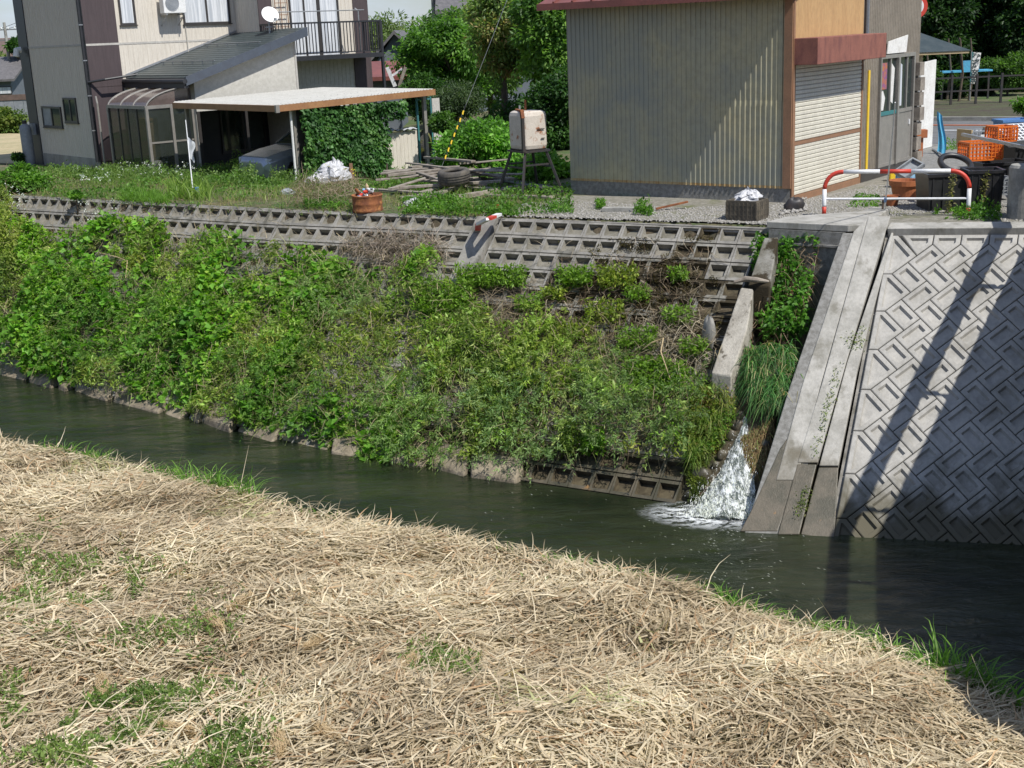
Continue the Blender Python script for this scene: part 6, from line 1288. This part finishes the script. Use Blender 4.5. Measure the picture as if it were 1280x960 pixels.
# upright green grass along the crest
def crest(px0,px1,n,hh,w=.012,off=(-.1,.3),cl=6,cols=[(.06,.15,.02),(.12,.26,.03),(.2,.34,.06)]):
    a=at(px0,np.interp(px0,[0,60,250,460,700,900,1100,1280],[548,562,600,645,688,742,785,868]),-2.6);b=at(px1,np.interp(px1,[0,60,250,460,700,900,1100,1280],[548,562,600,645,688,742,785,868]),-2.6)
    c=RNG.uniform(a[0],b[0],max(1,cl)); x=c[RNG.integers(0,len(c),n)]+RNG.normal(size=n)*.09; y=ny(x)+RNG.uniform(*off,n); P=np.column_stack([x,y,gz(x,np.minimum(y,ny(x)+.15))]); D=RNG.normal(size=(n,3))*.38; D[:,2]=1
    stuff('crest_grass',blademesh('crest_grass',P,D,RNG.uniform(hh*.45,hh,n),w,mixcol(cols,n),LF,.55,4))
crest(60,140,420,.60,cl=7); crest(200,240,200,.75,cl=4); crest(240,335,420,.95,.012,cl=7); crest(330,420,90,.35,cl=8); crest(420,700,200,.28,cl=18); crest(700,880,1800,.36,off=(-.05,.35),cl=50); crest(870,1020,900,.5,off=(-.05,.35),cl=24); crest(1010,1150,500,.55,cl=14); crest(1165,1225,240,1.0,.018,cl=3); crest(1200,1290,300,.5,cl=8)
# ================================================================ WATERFALL
def foammat(name,lo,hi,scale,stretch,base=(.03,.035,.03),alpha=False):
    m=bpy.data.materials.new(name); m.use_nodes=True; t=m.node_tree; N=t.nodes; Lk=t.links; b=N['Principled BSDF']; b.inputs['Roughness'].default_value=.25
    g=N.new('ShaderNodeNewGeometry'); mp=N.new('ShaderNodeMapping'); mp.inputs['Scale'].default_value=stretch; Lk.new(g.outputs['Position'],mp.inputs[0]); z=N.new('ShaderNodeTexNoise'); z.inputs['Scale'].default_value=scale; z.inputs['Detail'].default_value=9; z.inputs['Roughness'].default_value=.75; z.inputs['Distortion'].default_value=.5; Lk.new(mp.outputs[0],z.inputs[0])
    r=N.new('ShaderNodeMapRange'); r.inputs[1].default_value=lo; r.inputs[2].default_value=hi; r.interpolation_type='SMOOTHSTEP'; Lk.new(z.outputs['Fac'],r.inputs[0])
    x=N.new('ShaderNodeMixRGB'); x.inputs[1].default_value=(*base,1); x.inputs[2].default_value=(.85,.88,.9,1); Lk.new(r.outputs[0],x.inputs[0]); Lk.new(x.outputs[0],b.inputs['Base Color'])
    if alpha: 
        at_=N.new('ShaderNodeAttribute'); at_.attribute_name='col'; mu=N.new('ShaderNodeMath'); mu.operation='MULTIPLY'; Lk.new(r.outputs[0],mu.inputs[0]); Lk.new(at_.outputs['Fac'],mu.inputs[1]); Lk.new(mu.outputs[0],b.inputs['Alpha'])
    else:
        bp=N.new('ShaderNodeBump'); bp.inputs['Distance'].default_value=.04; Lk.new(z.outputs['Fac'],bp.inputs['Height']); Lk.new(bp.outputs[0],b.inputs['Normal'])
    return m
wf=thing('waterfall','white water tumbling out of the chute into the river','waterfall',tuple(rpl(932,520,-.1)))
wo=np.array(wf.location)
Lp=[(926,518),(914,556),(896,592),(876,622),(856,646)];Rp=[(940,520),(941,556),(942,592),(944,622),(948,652)]
hs=[-.12,-.02,.05,.08,0]
def wpt(u,v):
    i=min(int(v*4),3);f=v*4-i
    def P(q,k): return rpl(*q[k],hs[k]) if k<4 else at(*q[k],WL+.02)
    a=P(Lp,i)*(1-f)+P(Lp,i+1)*f;b=P(Rp,i)*(1-f)+P(Rp,i+1)*f
    return a*(1-u)+b*u
nu,nv=40,70; V=np.array([wpt(i/nu,j/nv) for j in range(nv+1) for i in range(nu+1)])
dn=vnoise(V*np.array([3,1.0,.8]),2.0,90)*.05+vnoise(V*np.array([2,1,.6]),6,91)*.018; uu=np.tile(np.arange(nu+1)/nu,nv+1); V=V+rn*(dn+ .10*np.sin(math.pi*uu))[:,None]-rn*.04
i=np.arange(nu)[None];j=np.arange(nv)[:,None];a=(j*(nu+1)+i).ravel(); Q=np.stack([a,a+1,a+nu+2,a+nu+1],1)
me=npmesh('falling_water',V-wo,Q,foammat('falling_water',.44,.62,9,(1.9,.9,.30),base=(.10,.12,.11)),smooth=True); link('falling_water',me,wf)
n=3600; v=RNG.uniform(0,1,n)**.33; u=RNG.normal(size=n)*.26+.48; P=np.array([wpt(a_,b_) for a_,b_ in zip(u,v)]); P=P+rn*np.abs(RNG.normal(size=(n,1)))*.06+RNG.normal(size=(n,3))*.015; P[:,2]=np.maximum(P[:,2],WL+.01)
D=np.stack([-.25+RNG.normal(size=n)*.35,-.6+RNG.normal(size=n)*.3,-.6+RNG.normal(size=n)*.6],1); me=blademesh('spray',P-wo,D,RNG.uniform(.008,.035,n),RNG.uniform(.0025,.006,n),np.full((n,3),.85),M['petal'],.3,2); o=link('spray',me,wf); o['kind']='stuff'
# foam spreading on the river
c=at(885,645,WL); nu,nv=70,40; fx=(at(950,652,WL)-at(815,640,WL)); ax=unitv(fx[:2]); ay=np.array([-ax[1],ax[0]])
def fp_(u,v): 
    q=np.array(at(882,648,WL))[:2]+ax*(u-.5)*2.1+ay*(v-.5)*1.15; return (q[0],q[1],WL+.014)
V=np.array([fp_(i/nu,j/nv) for j in range(nv+1) for i in range(nu+1)]); uu=np.tile(np.arange(nu+1)/nu,nv+1);vv=np.repeat(np.arange(nv+1)/nv,nu+1); V[:,2]+=.018*np.abs(vnoise(V,6,92))
rad=np.clip(1.25-1.35*np.sqrt(((uu-.5)*2)**2+((vv-.55)*2)**2),0,1); i=np.arange(nu)[None];j=np.arange(nv)[:,None];a=(j*(nu+1)+i).ravel(); Q=np.stack([a,a+1,a+nu+2,a+nu+1],1)
me=npmesh('foam_patch',V-wo,Q,foammat('foam',.38,.55,5,(1,2.2,1),alpha=True),col=np.repeat(rad[:,None],3,1),nper=1,smooth=True); link('foam_patch',me,wf)
# stray bubbles, plus white flecks painting bright reflections near the fall
n=260; x=np.concatenate([RNG.uniform(-.5,4.3,50),RNG.normal(size=160)*.45+2.5]); n=len(x); y=wy(x)-.25-RNG.uniform(0,1,n)**1.6*2.4; P=np.column_stack([x,y,np.full(n,WL+.012)]); D=np.column_stack([np.full(n,.86)+RNG.normal(size=n)*.2,np.full(n,-.5)+RNG.normal(size=n)*.2,np.zeros(n)])
stuff('foam_glint_flecks',leafmesh('foam_glint_flecks',P,D,RNG.uniform(.015,.05,n),RNG.uniform(.004,.009,n),np.full((n,3),.6),M['petal'],3))
# wet lumps where the stream leaves the chute
for k,(px,py,r) in enumerate(((908,508,.17),(896,540,.15),(876,596,.14),(955,560,.12),(960,590,.11))):
    boulder(('wet dark rock at the chute lip left of the stream','wet rock below the chute lip','dark wet rock halfway down the left of the fall','dark wet rock under the hanging roots','lowest wet rock right of the fall')[k],Vector(rpl(px,py,-.06)),(r,r*.8,r),20+k,M['conc_wet'],'wet_rock')

rr_=random.Random(5)
for k in range(9):
    v=k/9; px=924-62*v**1.1+rr_.uniform(-9,5); py=520+110*v; q=rr_.uniform(.05,.10)
    boulder('small wet stone in the row down the left side of the fall',Vector(rpl(px,py,-.05)),(q,q*.8,q*.9),40+k,M['conc_wet'],'wet_stone')['group']='wet stones along the left of the fall'
